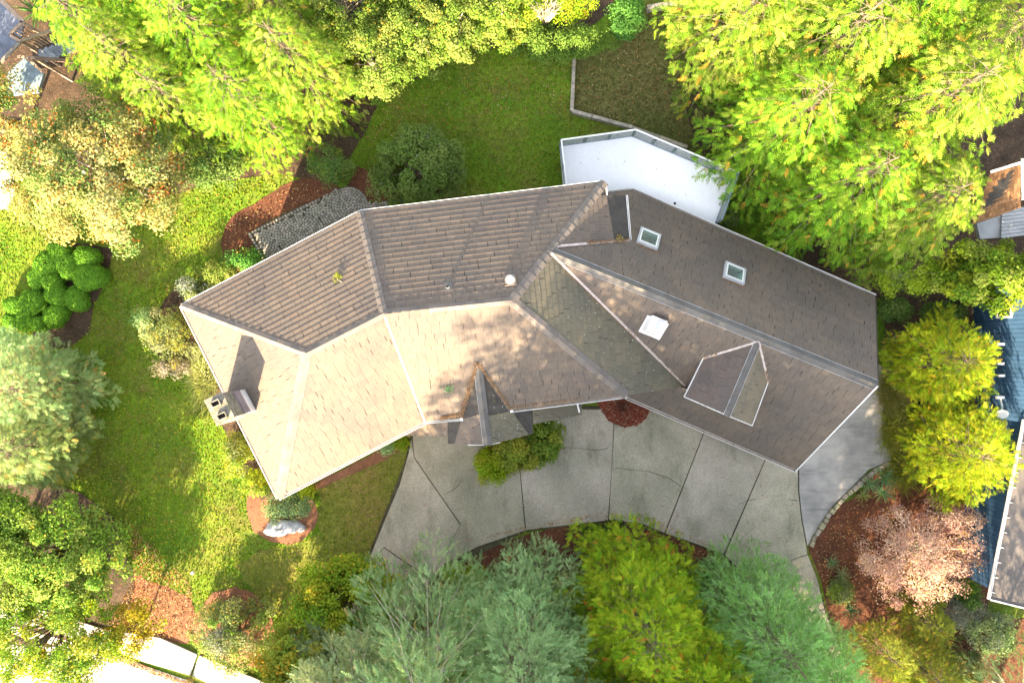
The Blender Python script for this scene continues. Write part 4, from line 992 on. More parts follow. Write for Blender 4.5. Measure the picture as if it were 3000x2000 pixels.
# ------------------------------------------------------------------ left side
leafy('autumn_tree', 'broad tree turning cream and orange beside the left edge', D(375, 455, 0), 4.2, (3.9, 3.1, 2.6), AUT, 201, clumps=190, per=210, leaf=0.13, cr=0.62, accent=(0.36, 0.12, 0.03), acc_p=0.05, shell=0.45, twigs=50, trunk=0.2, bark='pale_bark', crown_off=(-0.9, 0.35), lump=0.05)
leafy('small_tree', 'dark green small tree between the autumn tree and the conifers', D(520, 392, 0), 1.9, (1.5, 1.1, 1.2), RHO + DARKG, 202, clumps=46, per=180, leaf=0.11, cr=0.5)
for i, (x, y, r, h, lb) in enumerate([
   (150, 735, .62, 1.0, 'clipped shrub at the upper tip of the sheared mass under the autumn tree'), (112, 772, .72, 1.05, 'large flat-topped clipped shrub on the lawn side of the sheared mass'), (228, 748, .62, 1.1, 'clipped shrub under the drooping grey-green leaves of the autumn tree'),
   (240, 806, .80, 1.15, 'biggest clipped shrub, catching sunspots beside the dark soil'), (178, 775, .6, 1.15, 'clipped shrub at the centre of the sheared mass'), (84, 812, .52, .95, 'clipped shrub on the left flank above the two-lobed one'),
   (125, 822, .56, 1.0, 'small clipped shrub below the centre of the sheared mass'), (142, 862, .62, 1.0, 'round clipped shrub with a ridge-like edge, right of the two-lobed one'), (66, 886, .72, 1.0, 'two-lobed clipped shrub on the lower left flank'),
   (14, 893, .50, .9, 'clipped shrub touching the left edge of the view'), (196, 873, .62, .9, 'clipped shrub at the lower right corner of the sheared mass by the soil'), (136, 922, .64, 1.0, 'detached dome-shaped clipped shrub at the bottom of the mass'),
   (46, 938, .50, .85, 'low clipped shrub half hidden by the blue-green pine, left'), (84, 948, .42, .8, 'small low clipped shrub half hidden by the blue-green pine, right'), (4, 938, .42, .8, 'clipped shrub sliver at the lower left edge of the mass')]):
    clipped(lb, S(1500 + (x - 1500) * 0.965, 1000 + (y - 1000) * 0.965, 0), r * 0.97, 0.85 + (h - 0.85) * 0.5, 230 + i)
conifer('pine_tree', 'blue-green pine at the left edge below the clipped shrubs', D(180, 880, 0), 5.6, 2.1, FIR + [(0.14, 0.16, 0.07)], 251, limbs=140, z0=0.5, tmpl=FT_TUFT, size=0.32, dens=17, droop=0.2, rise=0.3, accent=(0.30, 0.17, 0.06), acc_p=0.04, power=0.5, shape=1.7, loose=0.5, fan=0.55)
conifer('pine_tree', 'pale sunlit pine at the left edge above the leafy street tree', D(165, 1000, 0), 5.4, 2.1, [(0.12, 0.165, 0.05), (0.15, 0.18, 0.07), (0.09, 0.14, 0.05)], 252, limbs=140, z0=0.5, tmpl=FT_TUFT, size=0.32, dens=17, droop=0.2, rise=0.3, accent=(0.28, 0.2, 0.06), acc_p=0.04, power=0.5, shape=1.7, loose=0.5, fan=0.55)
conifer('pine_tree', 'smaller dark blue-green pine directly under the clipped shrubs', D(85, 830, 0), 3.6, 1.5, BLUEFIR, 253, limbs=90, z0=0.4, tmpl=FT_TUFT, size=0.32, dens=17, droop=0.25, rise=0.3, power=0.5, shape=1.7, loose=0.5, fan=0.55)
leafy('autumn_tree', 'smaller autumn-coloured tree added at the left edge to shade the wooden stairs', D(62, 300, 0), 3.8, (2.3, 2.2, 2.0), AUT, 203, clumps=100, per=200, leaf=0.12, cr=0.55, accent=(0.36, 0.14, 0.03), acc_p=0.05, shell=0.45, trunk=0.1, bark='pale_bark', lump=0.05)  # extra crown added so that its shade falls on the wooden stairs
leafy('street_tree', 'airy green leafy tree over the left lawn edge above the street', D(240, 1215, 0), 2.8, (3.1, 2.4, 1.4), DEC, 261, clumps=150, per=180, leaf=0.13, cr=0.55, accent=(0.22, 0.2, 0.03), acc_p=0.03, shell=0.4, twigs=45, trunk=0.14, crown_off=(-0.6, -0.4), lump=0.06)
leafy('street_tree', 'sparse yellow-green leafy tree with white pavement showing through, lower left corner', D(205, 1395, 0), 2.7, (3.9, 2.4, 1.3), MAP + DEC, 262, clumps=160, per=120, leaf=0.13, cr=0.5, accent=(0.26, 0.2, 0.02), acc_p=0.05, shell=0.4, twigs=50, trunk=0.13, crown_off=(-0.7, -0.3), lump=0.07)
leafy('street_tree', 'pale green leafy tree cut by the left edge between the pine and the corner', D(70, 1190, 0), 3.2, (2.2, 2.6, 1.5), DEC + HED[:1], 268, clumps=100, per=170, leaf=0.13, cr=0.55, shell=0.4, trunk=0.12, lump=0.06)
leafy('young_maple', 'small golden maple at the edge of the leaf-covered bed near the pavement', D(345, 1405, 0), 1.9, (1.15, 1.15, 0.9), [(0.20, 0.19, 0.018), (0.15, 0.17, 0.018), (0.25, 0.19, 0.02)], 263, clumps=36, per=85, leaf=0.13, cr=0.42, twigs=20, trunk=0.05)
shrub('mixed grey-green bush by the pavement with mulch showing behind it', D(562, 1440, 0), (2.5, 2.1), 1.8, MIXG + DEC[:2], 264, leaf=0.10, clumps=80, per=150, accent=(0.26, 0.17, 0.04), acc_p=0.03, lo=-0.9)
shrub('silvery sprawling bush nestled against the mixed grey-green bush', D(535, 1450, 0), (1.1, 0.9), 1.9, GREY + MIXG, 265, leaf=0.09, clumps=26, per=150)
shrub('small brown weed clump in the pavement joint', D(438, 1556, 0), 0.28, 0.35, [(0.09, 0.08, 0.03), (0.13, 0.10, 0.05)], 266, name='weed', cat_='weed', leaf=0.07, clumps=6, per=50, cr=0.16)
# shrubs along the west and north-west walls
SH = [((382, 768), (1.4, 1.45), 1.9, MIXG + [(0.17, 0.17, 0.02)], 'olive-yellow bush on the lawn side of the west wall'),
      ((340, 742), (0.9, 0.95), 1.5, FIR, 'small grey-blue bush at the lawn edge near the west corner of the roof'),
      ((388, 838), (1.1, 0.75), 1.2, [(0.17, 0.15, 0.12), (0.14, 0.13, 0.10), (0.12, 0.12, 0.04)], 'twiggy grey half-bare bush below the olive-yellow one'),
      ((446, 668), (0.95, 0.85), 1.5, GREY + HED, 'pale variegated bush just outside the west corner of the roof'),
      ((498, 622), (1.0, 0.75), 1.3, [(0.11, 0.15, 0.03), (0.17, 0.18, 0.05), (0.08, 0.13, 0.02)], 'yellow-spotted bush between the mulch bed and the roof edge'),
      ((558, 594), (1.05, 0.65), 1.1, [(0.045, 0.13, 0.022), (0.06, 0.155, 0.03)], 'deep green glossy bush beside the corner of the cobbled patio'),
      ((540, 1050), (0.95, 1.2), 1.4, GOLD + MIXG, 'sunlit yellow bush below the chimney'),
      ((586, 1110), (0.9, 0.9), 1.1, GOLD + HED, 'bright pale bush at the lawn edge near the south corner of the roof'),
      ((655, 1165), (1.35, 1.05), 1.4, [(0.10, 0.16, 0.07), (0.13, 0.19, 0.09), (0.085, 0.14, 0.055)], 'blue-green bush in front of the pale boulder under the south roof corner'),
      ((700, 1130), (0.35, 0.4), 0.8, GOLD, 'small lime plant tucked under the eave by the boulder bed'),
      ((765, 385), (1.25, 1.05), 1.9, DARKG + RHO + [(0.10, 0.13, 0.02)], 'small dark green shrub with a yellow edge beside the mulch bed'),
      ((915, 1020), (0.4, 0.3), 0.5, GOLD + MAP, 'small yellow-green plant at the lawn tip beside the driveway'),
      ((880, 1028), (0.3, 0.25), 0.4, BLUEFIR, 'tiny blue-green plant under the front eave')]
for i, (p, r, h, pal, lb) in enumerate(SH):
    shrub(lb, D(1176 + (p[0] - 1176) * 0.975, 784 + (p[1] - 784) * 0.975, 0), r, h, pal, 300 + i, leaf=0.095, per=150, accent=(0.24, 0.19, 0.03), acc_p=0.03, lo=-0.9)
grassy('feathery pale grass clump leaning from the west wall near the chimney', D(478, 850, 0), (0.5, 1.2), 1.2, [(0.20, 0.21, 0.10), (0.16, 0.19, 0.06)], 320, n=1500)
leafy('rhododendron', 'big round dark green shrub on the back lawn beside the patio', D(968, 408, 0), 1.35, (2.05, 1.95, 1.3), RHO, 330, cat_='shrub', clumps=125, per=240, leaf=0.11, cr=0.46, shell=0.72, lo=-0.8, lump=0.03, stem_name='stem', crown_name='foliage', accent=(0.14, 0.13, 0.10), acc_p=0.02)

# ------------------------------------------------------------------ by the entrance
shrub('yellow-tipped bush left of the entrance porch gable', D(1132, 1060, 0), (1.1, 0.95), 1.5, GOLD[:2] + LEYL, 340, accent=(0.24, 0.24, 0.03), acc_p=0.08, up=0.4, leaf=0.13, clumps=34, per=190, lo=-0.9)
shrub('green bush in front of the entrance porch', D(1190, 1036, 0), (1.3, 1.1), 1.6, [(0.11, 0.175, 0.022), (0.15, 0.20, 0.028), (0.23, 0.23, 0.035)], 341, accent=(0.24, 0.24, 0.03), acc_p=0.08, up=0.4, leaf=0.13, clumps=44, per=200, lo=-0.9)
shrub('dark green bush beside the porch corner on the driveway side', D(1250, 1004, 0), (1.1, 1.3), 1.5, [(0.09, 0.155, 0.022), (0.125, 0.18, 0.028)], 342, accent=(0.24, 0.24, 0.03), acc_p=0.08, up=0.4, leaf=0.13, clumps=40, per=200, lo=-0.9)
dt = thing('dead_shrub', 'low dead shrub with a dry grey twig crown on the red mulch by the garage', 'shrub', S(1826, 1192, 0)); m = MB()
for k in range(70):
    a = random.uniform(0, 6.28); r1 = random.uniform(0.25, 0.8); m.tube([(0, 0, 0.05), (r1 * 0.5 * math.cos(a + 0.3), r1 * 0.5 * math.sin(a + 0.3), 0.3), (r1 * math.cos(a), r1 * math.sin(a), random.uniform(0.2, 0.5))], 0.012, 0.004, 3, random.choice(((0.5, 0.35, 0.3), (0.9, 0.8, 0.7), (0.4, 0.2, 0.15))))
m.build('twigs', surf("dry_twig", (0.30, 0.20, 0.15), 0.9, 4, 0.2, tint=True), dt)

# ------------------------------------------------------------------ island trees at the bottom
leafy('maple_tree', 'bright green maple left of the fir at the bottom', D(835, 1310, 0), 3.4, (2.2, 1.7, 1.5), MAP, 401, clumps=110, per=190, leaf=0.14, cr=0.5, accent=(0.30, 0.22, 0.02), acc_p=0.05, shell=0.5, trunk=0.12, twigs=30, lump=0.05)
leafy('maple_tree', 'yellowing maple crown cut by the bottom edge next to the pavement', D(740, 1450, 0), 3.4, (1.9, 2.2, 1.5), [(0.19, 0.18, 0.02), (0.13, 0.17, 0.02), (0.10, 0.15, 0.018)], 402, clumps=100, per=170, leaf=0.14, cr=0.5, accent=(0.34, 0.2, 0.02), acc_p=0.06, trunk=0.12, lump=0.06)
conifer('fir_tree', 'blue-green fir with long pale limbs at the bottom centre-left', D(1020, 1415, 0), 13.5, 5.0, BLUEFIR + FIR, 410, limbs=150, z0=1.5, tmpl=FT_FIR, size=0.44, dens=14, droop=0.30, rise=0.34, accent=(0.28, 0.2, 0.07), acc_p=0.02, power=0.62, bark='pale_bark', fan=0.46)
conifer('fir_tree', 'blue-green fir beside the golden cypress at the bottom', D(1195, 1365, 0), 11.0, 3.6, BLUEFIR, 411, limbs=160, z0=0.8, tmpl=FT_FIR, size=0.42, dens=14, droop=0.30, rise=0.32, power=0.5, bark='bark', loose=0.55, fan=0.48)
conifer('fir_tree', 'cream-tipped fir cut by the bottom edge beside the yellowing maple', D(866, 1462, 0), 10.0, 3.4, [(0.20, 0.22, 0.10), (0.15, 0.19, 0.09), (0.11, 0.16, 0.08)], 412, limbs=140, z0=1.2, loose=0.5, shape=1.4, tmpl=FT_FIR, size=0.46, dens=20, droop=0.25, rise=0.35, power=0.6, bark='pale_bark')
conifer('golden_cypress', 'broad golden-green cypress in the middle of the bottom island', D(1425, 1312, 0), 9.5, 3.1, LEYL, 420, limbs=170, z0=0.3, size=0.36, dens=15, droop=0.22, rise=0.42, accent=(0.38, 0.10, 0.02), acc_p=0.018, power=0.55, shape=1.5, loose=0.7, fan=0.52, bark='bark')
conifer('golden_cypress', 'golden-green cypress with rusty patches at the bottom edge', D(1500, 1410, 0), 10.5, 3.0, LEYL, 421, limbs=170, z0=0.5, size=0.36, dens=15, droop=0.22, rise=0.42, accent=(0.38, 0.13, 0.02), acc_p=0.025, power=0.55, shape=1.5, loose=0.7, fan=0.52, bark='bark')
conifer('spruce_tree', 'soft mid-green spruce at the right of the bottom island', D(1668, 1345, 0), 9.5, 2.7, GREENFIR + BLUEFIR[:1], 430, limbs=170, z0=0.3, tmpl=FT_FIR, size=0.38, dens=16, droop=0.25, rise=0.35, power=0.55, shape=1.5, loose=0.4, fan=0.52)
conifer('spruce_tree', 'mid-green spruce overhanging the right driveway arm at the bottom', D(1745, 1430, 0), 10.0, 3.0, GREENFIR, 431, limbs=160, z0=0.5, tmpl=FT_FIR, size=0.38, dens=16, droop=0.25, rise=0.35, power=0.55, shape=1.5, loose=0.4, fan=0.52)
conifer('fir_tree', 'dark blue-green fir at the bottom edge between the fir and the golden cypresses', D(1290, 1500, 0), 11.0, 3.0, FIR, 432, limbs=130, z0=1.0, tmpl=FT_FIR, size=0.42, dens=13, droop=0.3, rise=0.3, power=0.5, bark='pale_bark')
conifer('fir_tree', 'dark blue-green fir at the lower right corner beside the grey neighbouring roof', D(2285, 1560, 0), 12.5, 3.2, FIR, 433, limbs=110, z0=0.8, tmpl=FT_FIR, size=0.42, dens=12, power=0.5, bark='pale_bark')
def copy_tree(src, label, p, s, rz):
    o = src.copy(); COL.objects.link(o); o.location = (p.x, p.y, 0); o.rotation_euler = (0, 0, rz); o.scale = (s, s, s); o['label'] = label
    for ch in src.children:
        c = ch.copy(); COL.objects.link(c); c.parent = o
    return o
def find(lb): return next(o for o in scn.objects if o.get('label') == lb)
_f = find('blue-green fir beside the golden cypress at the bottom'); _g = find('golden-green cypress with rusty patches at the bottom edge'); _s = find('mid-green spruce overhanging the right driveway arm at the bottom')
for src, lb, x, y, sc, rz in ((_f, 'fir at the bottom edge behind the long-limbed fir', 1085, 1600, 1.5, 1.0), (_f, 'fir at the bottom edge left of the rusty golden cypress', 1230, 1620, 1.55, 2.2), (_g, 'golden cypress cut by the bottom edge behind the rusty one', 1385, 1620, 1.6, 2.0),
                              (_g, 'golden cypress cut by the bottom edge left of the spruces', 1545, 1600, 1.65, 4.0), (_s, 'green spruce cut by the bottom edge at the start of the right driveway arm', 1690, 1590, 1.65, 1.7),
                              (_g, 'golden cypress at the bottom edge behind the cream-tipped fir', 862, 1600, 1.2, 1.2), (_f, 'tall fir at the bottom edge behind the yellowing maple', 865, 1690, 1.65, 3.4), (_g, 'tall golden cypress rising behind the long-limbed fir at the bottom edge', 1010, 1690, 1.8, 4.4), (_g, 'dense golden cypress rising behind the blue-green firs at the bottom edge', 1165, 1680, 1.85, 5.0), (_g, 'dense golden cypress rising behind the rusty cypress at the bottom edge', 1325, 1690, 1.9, 0.5), (_g, 'dense golden cypress rising between the golden and green trees at the bottom edge', 1480, 1690, 1.8, 3.1), (_s, 'tall green spruce rising behind the other spruces at the bottom edge', 1630, 1670, 1.8, 2.5),
                              (_g, 'tall golden-green cypress at the bottom edge among the golden conifers, lower right', 2085, 1605, 0.9, 0.6), (find('yellowing maple crown cut by the bottom edge next to the pavement'), 'maple crown at the bottom edge directly above the pavement joint', 655, 1625, 1.7, 1.5)):
    copy_tree(src, lb, D(x, y, 0), sc, rz)
shrub('dark leafy shrub at the mulch edge between cypress and spruce', D(1600, 1312, 0), (1.1, 0.8), 1.4, DARKG + FIR[:1], 440, leaf=0.1, clumps=34, per=160)
shrub('low dark ground-cover shrub along the island edge', D(1390, 1212, 0), (1.5, 0.55), 0.45, [(0.045, 0.065, 0.014), (0.06, 0.08, 0.018)], 441, leaf=0.08, clumps=40, per=120, cr=0.28)
shrub('olive bush at the tip of the island beside the driveway slab', D(1068, 1312, 0), (1.25, 0.5), 0.9, LEYL, 442, leaf=0.1, clumps=26, per=130)
rosette('small yellow-green grassy plant on the island edge', D(1316, 1212, 0), 0.42, 22, (0.15, 0.17, 0.03), 443, name='lily_plant', cat_='plant', z=0.1)

# ------------------------------------------------------------------ right side
conifer('golden_cypress', 'brilliant golden cypress beside the gable end of the roof', D(2092, 825, 0), 4.8, 2.3, GOLD, 501, limbs=150, z0=0.3, size=0.32, dens=17, droop=0.15, rise=0.5, accent=(0.30, 0.18, 0.02), acc_p=0.04, power=0.55, shape=1.5, loose=0.4, fan=0.55)
conifer('golden_cypress', 'brilliant golden cypress above the pink tree, next to the blue house', D(2128, 1015, 0), 4.8, 2.5, GOLD, 502, limbs=150, z0=0.3, size=0.32, dens=17, droop=0.15, rise=0.5, accent=(0.24, 0.2, 0.02), acc_p=0.03, power=0.55, shape=1.5, loose=0.4, fan=0.55)
leafy('small_tree', 'bright green leafy tree in front of the blue house wall', D(2150, 648, 0), 3.3, (2.2, 1.4, 1.4), MAP + CED, 503, clumps=85, per=150, leaf=0.16, cr=0.5, trunk=0.1, crown_off=(0.4, 0.0), lump=0.06)
leafy('small_tree', 'yellow-olive bush tree with bare white branches below the cedars', D(2035, 640, 0), 1.9, (1.6, 1.0, 1.0), HED + LEYL, 504, clumps=48, per=130, leaf=0.09, cr=0.45, trunk=0.07, twigs=30, bark='pale_bark', lump=0.05)
shrub('dark green shrub against the right end of the north eave', D(2030, 712, 0), (0.9, 0.7), 1.5, DARKG + RHO, 505, leaf=0.1, clumps=30, per=150)
shrub('dark shrub between the leafy tree and the golden cypress', D(2150, 722, 0), (1.3, 0.6), 1.3, DARKG + RHO, 506, leaf=0.1, clumps=36, per=150)
shrub('mid-green shrub beside the gable wall above the dry grass', D(2040, 800, 0), (0.5, 0.8), 1.2, FIR + MIXG, 507, leaf=0.09, clumps=24, per=150)
shrub('shadowed shrub in the corner between deck and roof eave', D(1660, 505, 0), (0.8, 0.6), 1.2, RHO + MIXG, 508, leaf=0.09, clumps=24, per=150)
shrub('blue-grey twiggy shrub between the two golden cypresses', D(2150, 928, 0), (1.0, 0.6), 1.0, FIR + GREY[:2], 509, leaf=0.08, clumps=28, per=120, twigs=24, bark='pale_bark')
for i, (x, y, rx, ry, lb) in enumerate([(2052, 905, .45, .8, 'straw-coloured tall grass at the gable corner of the roof'), (2060, 985, .5, .9, 'yellow-green tall grass beside the grey apron'), (2080, 1070, .55, .8, 'yellow tall grass above the spiky yuccas'), (2100, 1010, .55, .9, 'olive tall grass left of the lower golden cypress')]):
    grassy(lb, D(x * 0.985 + 17, y * 0.985 + 12, 0), (rx, ry), 1.3, [(0.19, 0.18, 0.06), (0.23, 0.19, 0.09), (0.14, 0.16, 0.025)] if i < 1 else [(0.17, 0.19, 0.025), (0.21, 0.19, 0.06), (0.12, 0.15, 0.02)], 520 + i, n=1300, group=None)
YC = [(2036, 1098, .75, 34, 'largest green yucca rosette at the top of the stone edging'), (2030, 1132, .66, 30, 'green yucca rosette just below the largest one'), (2000, 1112, .6, 26, 'green yucca rosette nearest the grey apron'), (1985, 1138, .5, 22, 'thin yellow-green yucca at the mulch side of the group')]
for i, (x, y, L, n, lb) in enumerate(YC):
    rosette(lb, D(x * 0.985 + 17, y * 0.985 + 12, 0), L, n, (0.085, 0.16, 0.075) if i < 3 else (0.13, 0.16, 0.05), 540 + i, group='yuccas by the stone edging')
rosette('dark green yucca on the rust-coloured bed beside the driveway arm', D(1902, 1285, 0), 0.5, 24, (0.09, 0.15, 0.07), 550, group='yuccas on the rust-coloured bed')
rosette('pale yellow-green yucca on the rust-coloured bed just below the dark one', D(1925, 1312, 0), 0.5, 24, (0.17, 0.20, 0.09), 551, group='yuccas on the rust-coloured bed')
rosette('dark spiky yucca half hidden beside the golden bush, lower right', D(1945, 1395, 0), 0.55, 26, (0.06, 0.10, 0.05), 552)
leafy('plum_tree', 'pinkish bronze-leaved tree on the right-hand bed', D(2035, 1240, 0), 2.3, (2.75, 2.15, 1.5), PLUM, 560, clumps=165, per=110, leaf=0.095, cr=0.42, accent=(0.30, 0.22, 0.04), acc_p=0.02, shell=0.4, twigs=80, bark='pale_bark', trunk=0.1, crown_off=(0.35, 0.05), lump=0.06, aspect=0.45)
leafy('plum_tree', 'smaller pinkish tree with bare pale twigs above the larger one', D(2130, 1170, 0), 2.0, (1.2, 0.7, 0.9), PLUM, 561, clumps=36, per=90, leaf=0.09, cr=0.36, shell=0.4, twigs=30, bark='pale_bark', trunk=0.06, aspect=0.45)
shrub('yellow-olive bush beside the lower driveway arm', D(1920, 1352, 0), (0.75, 0.7), 0.9, MIXG + GOLD[:1], 562, leaf=0.09, clumps=26, per=140)
for i, (x, y, h, r, lb) in enumerate([(1985, 1460, 3.4, 1.4, 'dark golden conifer at the bottom beside the driveway arm'), (2075, 1500, 3.8, 1.7, 'golden-tipped conifer at the bottom edge, lower right'), (2085, 1395, 2.8, 1.3, 'golden-green conifer under the pink tree')]):
    conifer('juniper', lb, D(x, y, 0), h, r, [(0.115, 0.135, 0.02), (0.15, 0.165, 0.022), (0.08, 0.105, 0.018)], 570 + i, limbs=110, z0=0.2, size=0.32, dens=17, droop=0.1, rise=0.45, power=0.5, fan=0.55, accent=(0.24, 0.14, 0.02), acc_p=0.04, group='golden conifers, lower right')
shrub('silver-blue feathery shrub below the pink tree, lower right', D(2178, 1395, 0), (1.5, 1.1), 1.3, GREY, 580, leaf=0.10, clumps=46, per=150, aspect=0.25, twigs=30, bark='pale_bark')
shrub('blue-green shrub in the lower right corner', D(2255, 1440, 0), (1.5, 1.2), 1.5, FIR + GREY[:1], 581, leaf=0.1, clumps=46, per=150)
shrub('olive shrub at the bottom edge of the lower right corner', D(2190, 1520, 0), (1.4, 1.0), 1.4, MIXG, 582, leaf=0.1, clumps=40, per=150, accent=(0.3, 0.2, 0.03), acc_p=0.04)
shrub('green shrub against the blue house below its downpipe', D(2195, 1345, 0), (0.7, 0.9), 1.3, DARKG + MAP[:1], 583, leaf=0.1, clumps=26, per=150)
shrub('green bush under the satellite dish of the blue house', D(2140, 968, 0), (1.0, 0.7), 1.2, FIR + MIXG, 584, leaf=0.09, clumps=28, per=140)

# ------------------------------------------------------------------ stones
def boulder(name, label, base, rx, ry, h, seed, mat='rock'):
    rng = np.random.default_rng(seed); V, F = [], []; na, ne = 18, 7; ph = rng.uniform(0, 6.28, 6)
    for j in range(ne):
        e = -0.2 + j / (ne - 1) * 1.77
        for k in range(na):
            a = k / na * 6.2832; w = 1 + 0.16 * math.sin(2 * a + ph[0]) + 0.12 * math.sin(3 * a + ph[1] + 2 * e) + rng.normal(0, 0.045)
            V.append((rx * w * math.cos(e) ** 0.6 * math.cos(a) if e < 1.57 else 0, ry * w * math.cos(e) ** 0.6 * math.sin(a) if e < 1.57 else 0, max(0.0, h * math.sin(e) * (1 + rng.normal(0, 0.07)))))
    for j in range(ne - 1):
        for k in range(na): a, b, c, d = j * na + k, j * na + (k + 1) % na, (j + 1) * na + (k + 1) % na, (j + 1) * na + k; F += [(a, b, c), (a, c, d)]
    o = np_mesh(name, V, np.array(F), np.ones((len(V), 3)), M[mat]); o.location = (base.x, base.y, 0.02); return tag(o, label, 'rock')
boulder('boulder', 'pale grey boulder in the round mulch bed at the south corner of the house', S(830, 1543, 0), 0.86, 0.44, 0.40, 3)
boulder('boulder', 'small pale stone against the right end of the grey boulder', S(884, 1546, 0), 0.24, 0.17, 0.25, 4)
ed = thing('stone_edging', 'curved low edging of mossy stones between grey apron and rust-coloured bed', 'edging')
path = [S(2372, 1598, 0), S(2385, 1565, 0), S(2410, 1528, 0), S(2440, 1488, 0), S(2480, 1446, 0), S(2520, 1408, 0), S(2555, 1380, 0), S(2600, 1355, 0)]
dd = 0.0
for a, b in zip(path, path[1:]):
    L = (b - a).length; k = max(1, round(L / 0.33))
    for i in range(k):
        m = MB(); p = a.lerp(b, (i + 0.06) / k); q = a.lerp(b, (i + 0.92) / k); hh = random.uniform(0.16, 0.28); n_ = Vector((-(q - p).y, (q - p).x, 0)).normalized() * random.uniform(-0.03, 0.03)
        m.bar(p + n_ + up * hh / 2, q + n_ + up * hh / 2, random.uniform(0.16, 0.22), hh, random.choice(((1, 1, 1), (0.75, 0.75, 0.65), (1.15, 1.1, 1.0), (0.9, 0.95, 0.75)))); m.build('edging_stone', M['stone'], ed)

# ------------------------------------------------------------------ neighbouring blue house, right edge
nb = thing('blue_house', 'blue neighbouring house with grey roof at the right edge', 'house', (0, 0, 0))
ga, gb = S(2999, 1255, 3.4), S(2900, 1755, 3.4); dn = (gb - ga).normalized(); on = Vector((dn.y, -dn.x, 0)); on = on if on.x < 0 else -on
ga0 = ga - dn * 0.4
gc = gb - on * 6; gd = ga0 - on * 6
m = MB(); rise_ = Vector((0, 0, 1.5))
m.poly([ga0, gb, gc + rise_, gd + rise_]); m.poly([ga0 - up * .15, gb - up * .15, gc + rise_ - up * .15, gd + rise_ - up * .15][::-1]); m.poly([gb - up * .15, gc + rise_ - up * .15, gc + rise_, gb]); nr = m.build('roof', M['grey_roof'], nb)
gm = MB(); gm.bar(ga0 + on * 0.1, gb + on * 0.1, 0.03, 0.1); gm.bar(ga0 + on * 0.01, gb + on * 0.01, 0.02, 0.06); gm.build('gutter', M['white'], nb)
gm = MB(); gm.bar(gb, gc + rise_, 0.06, 0.12); gm.build('fascia', M['white'], nb)
for i in range(12):
    p = ga0.lerp(gb, (i + 0.5) / 12); m = MB(); m.bar(p + on * 0.08 + up * 0.04, p - on * 0.12 + up * 0.07, 0.025, 0.02); m.build('gutter_strap', M['white'], nb)
wa, wb = ga0 - on * 0.45, gb - on * 0.45 - dn * 0.3
def vertical_siding(a, b, z1, w=0.20, boards=True):
    L = (Vector((b.x, b.y, 0)) - Vector((a.x, a.y, 0))).length; k = max(1, round(L / w)); d = (Vector((b.x, b.y, 0)) - Vector((a.x, a.y, 0))) / L
    o_ = Vector((d.y, -d.x, 0)); o_ = o_ if o_.x < 0 else -o_
    for i in range(k):
        p = Vector((a.x, a.y, 0)) + d * (L * (i + 0.5) / k); m = MB(); t = random.uniform(0.92, 1.08)
        m.box(p + up * (z1 / 2), L / k - 0.014, 0.03, z1, d, o_, up, (t, t, t)); m.build('siding_board', M['blue'], nb)
    m = MB(); m.box(Vector((a.x, a.y, z1 / 2)) + d * (L / 2) - o_ * 0.03, L, 0.02, z1, d, o_, up, (0.25, 0.25, 0.25)); m.build('wall', M['blue'], nb)
    return d, o_
vertical_siding(wa, wb, 3.2)
# tall part of the house
ta, tb_ = S(2848, 800, 0), S(2858, 1215, 0)
dt_, ot_ = vertical_siding(ta, tb_, 6.4)
m = MB(); m.poly([tb_, tb_ - ot_ * 5, tb_ - ot_ * 5 + up * 6.4, tb_ + up * 6.4]); m.poly([ta + up * 6.4, tb_ + up * 6.4, tb_ - ot_ * 6 + up * 7, ta - ot_ * 6 + up * 7]); m.build('end_wall', M['blue'], nb)
def house_window(px, py, z, w, h):
    """window on the tall west wall"""
    y = (1000 - py) / 2000 * (H - z); t = (y - ta.y) / (tb_.y - ta.y); p = ta.lerp(tb_, t) + up * z + ot_ * 0.03
    m = MB()
    for a, b, sx, sz in ((0, h / 2, w, 0.09), (0, -h / 2, w, 0.09), (-w / 2, 0, 0.09, h), (w / 2, 0, 0.09, h)): m.box(p + dt_ * a + up * b, sx, 0.07, sz, dt_, ot_, up)
    f = m.build('window', M['white'], nb); m = MB(); m.box(p, w - 0.06, 0.02, h - 0.06, dt_, ot_, up); m.build('pane', M['dark_glass'], f)
house_window(2905, 905, 2.2, 0.75, 0.9); house_window(2975, 850, 4.6, 1.0, 1.3); house_window(2985, 915, 4.4, 0.55, 1.0)
sd_ = thing('satellite_dish', 'white oval satellite dish on a bracket low on the blue house wall', 'satellite dish', S(2931, 1212, 2.6)); m = MB()
for j in range(4):
    for k in range(16):
        def dp(j, k): a = k / 16 * 6.2832; r = j / 4; return Vector((0.30 * r * math.cos(a), 0.2 * r * math.sin(a), 0.12 * r * r))
        m.poly([dp(j, k), dp(j, k + 1), dp(j + 1, k + 1), dp(j + 1, k)][0 if j else 1:])
m.build('dish', M['white'], sd_); m = MB(); m.tube([(0, 0, -0.02), (0.12, 0.3, -0.05), (0.08, 0.75, -0.1)], 0.03, 0.03, 6); m.box((0.05, 0.75, -0.1), 0.36, 0.12, 0.1); m.build('bracket', M['white'], sd_)
for a, b in ((S(2862, 1535, 0.5), S(2845, 1592, 0.3)), (S(2878, 1640, 1.6), S(2915, 1665, 2.2))):
    m = MB(); m.tube([a, b], 0.05, 0.05, 8); m.build('downpipe', M['white'], nb)
for (x, y, z) in ((2932, 1008, 3.0), (2932, 1065, 3.0), (2934, 1100, 3.0)):
    m = MB(); m.box(S(x, y, z), 0.26, 0.1, 0.1); m.build('wall_bracket', M['white'], nb)
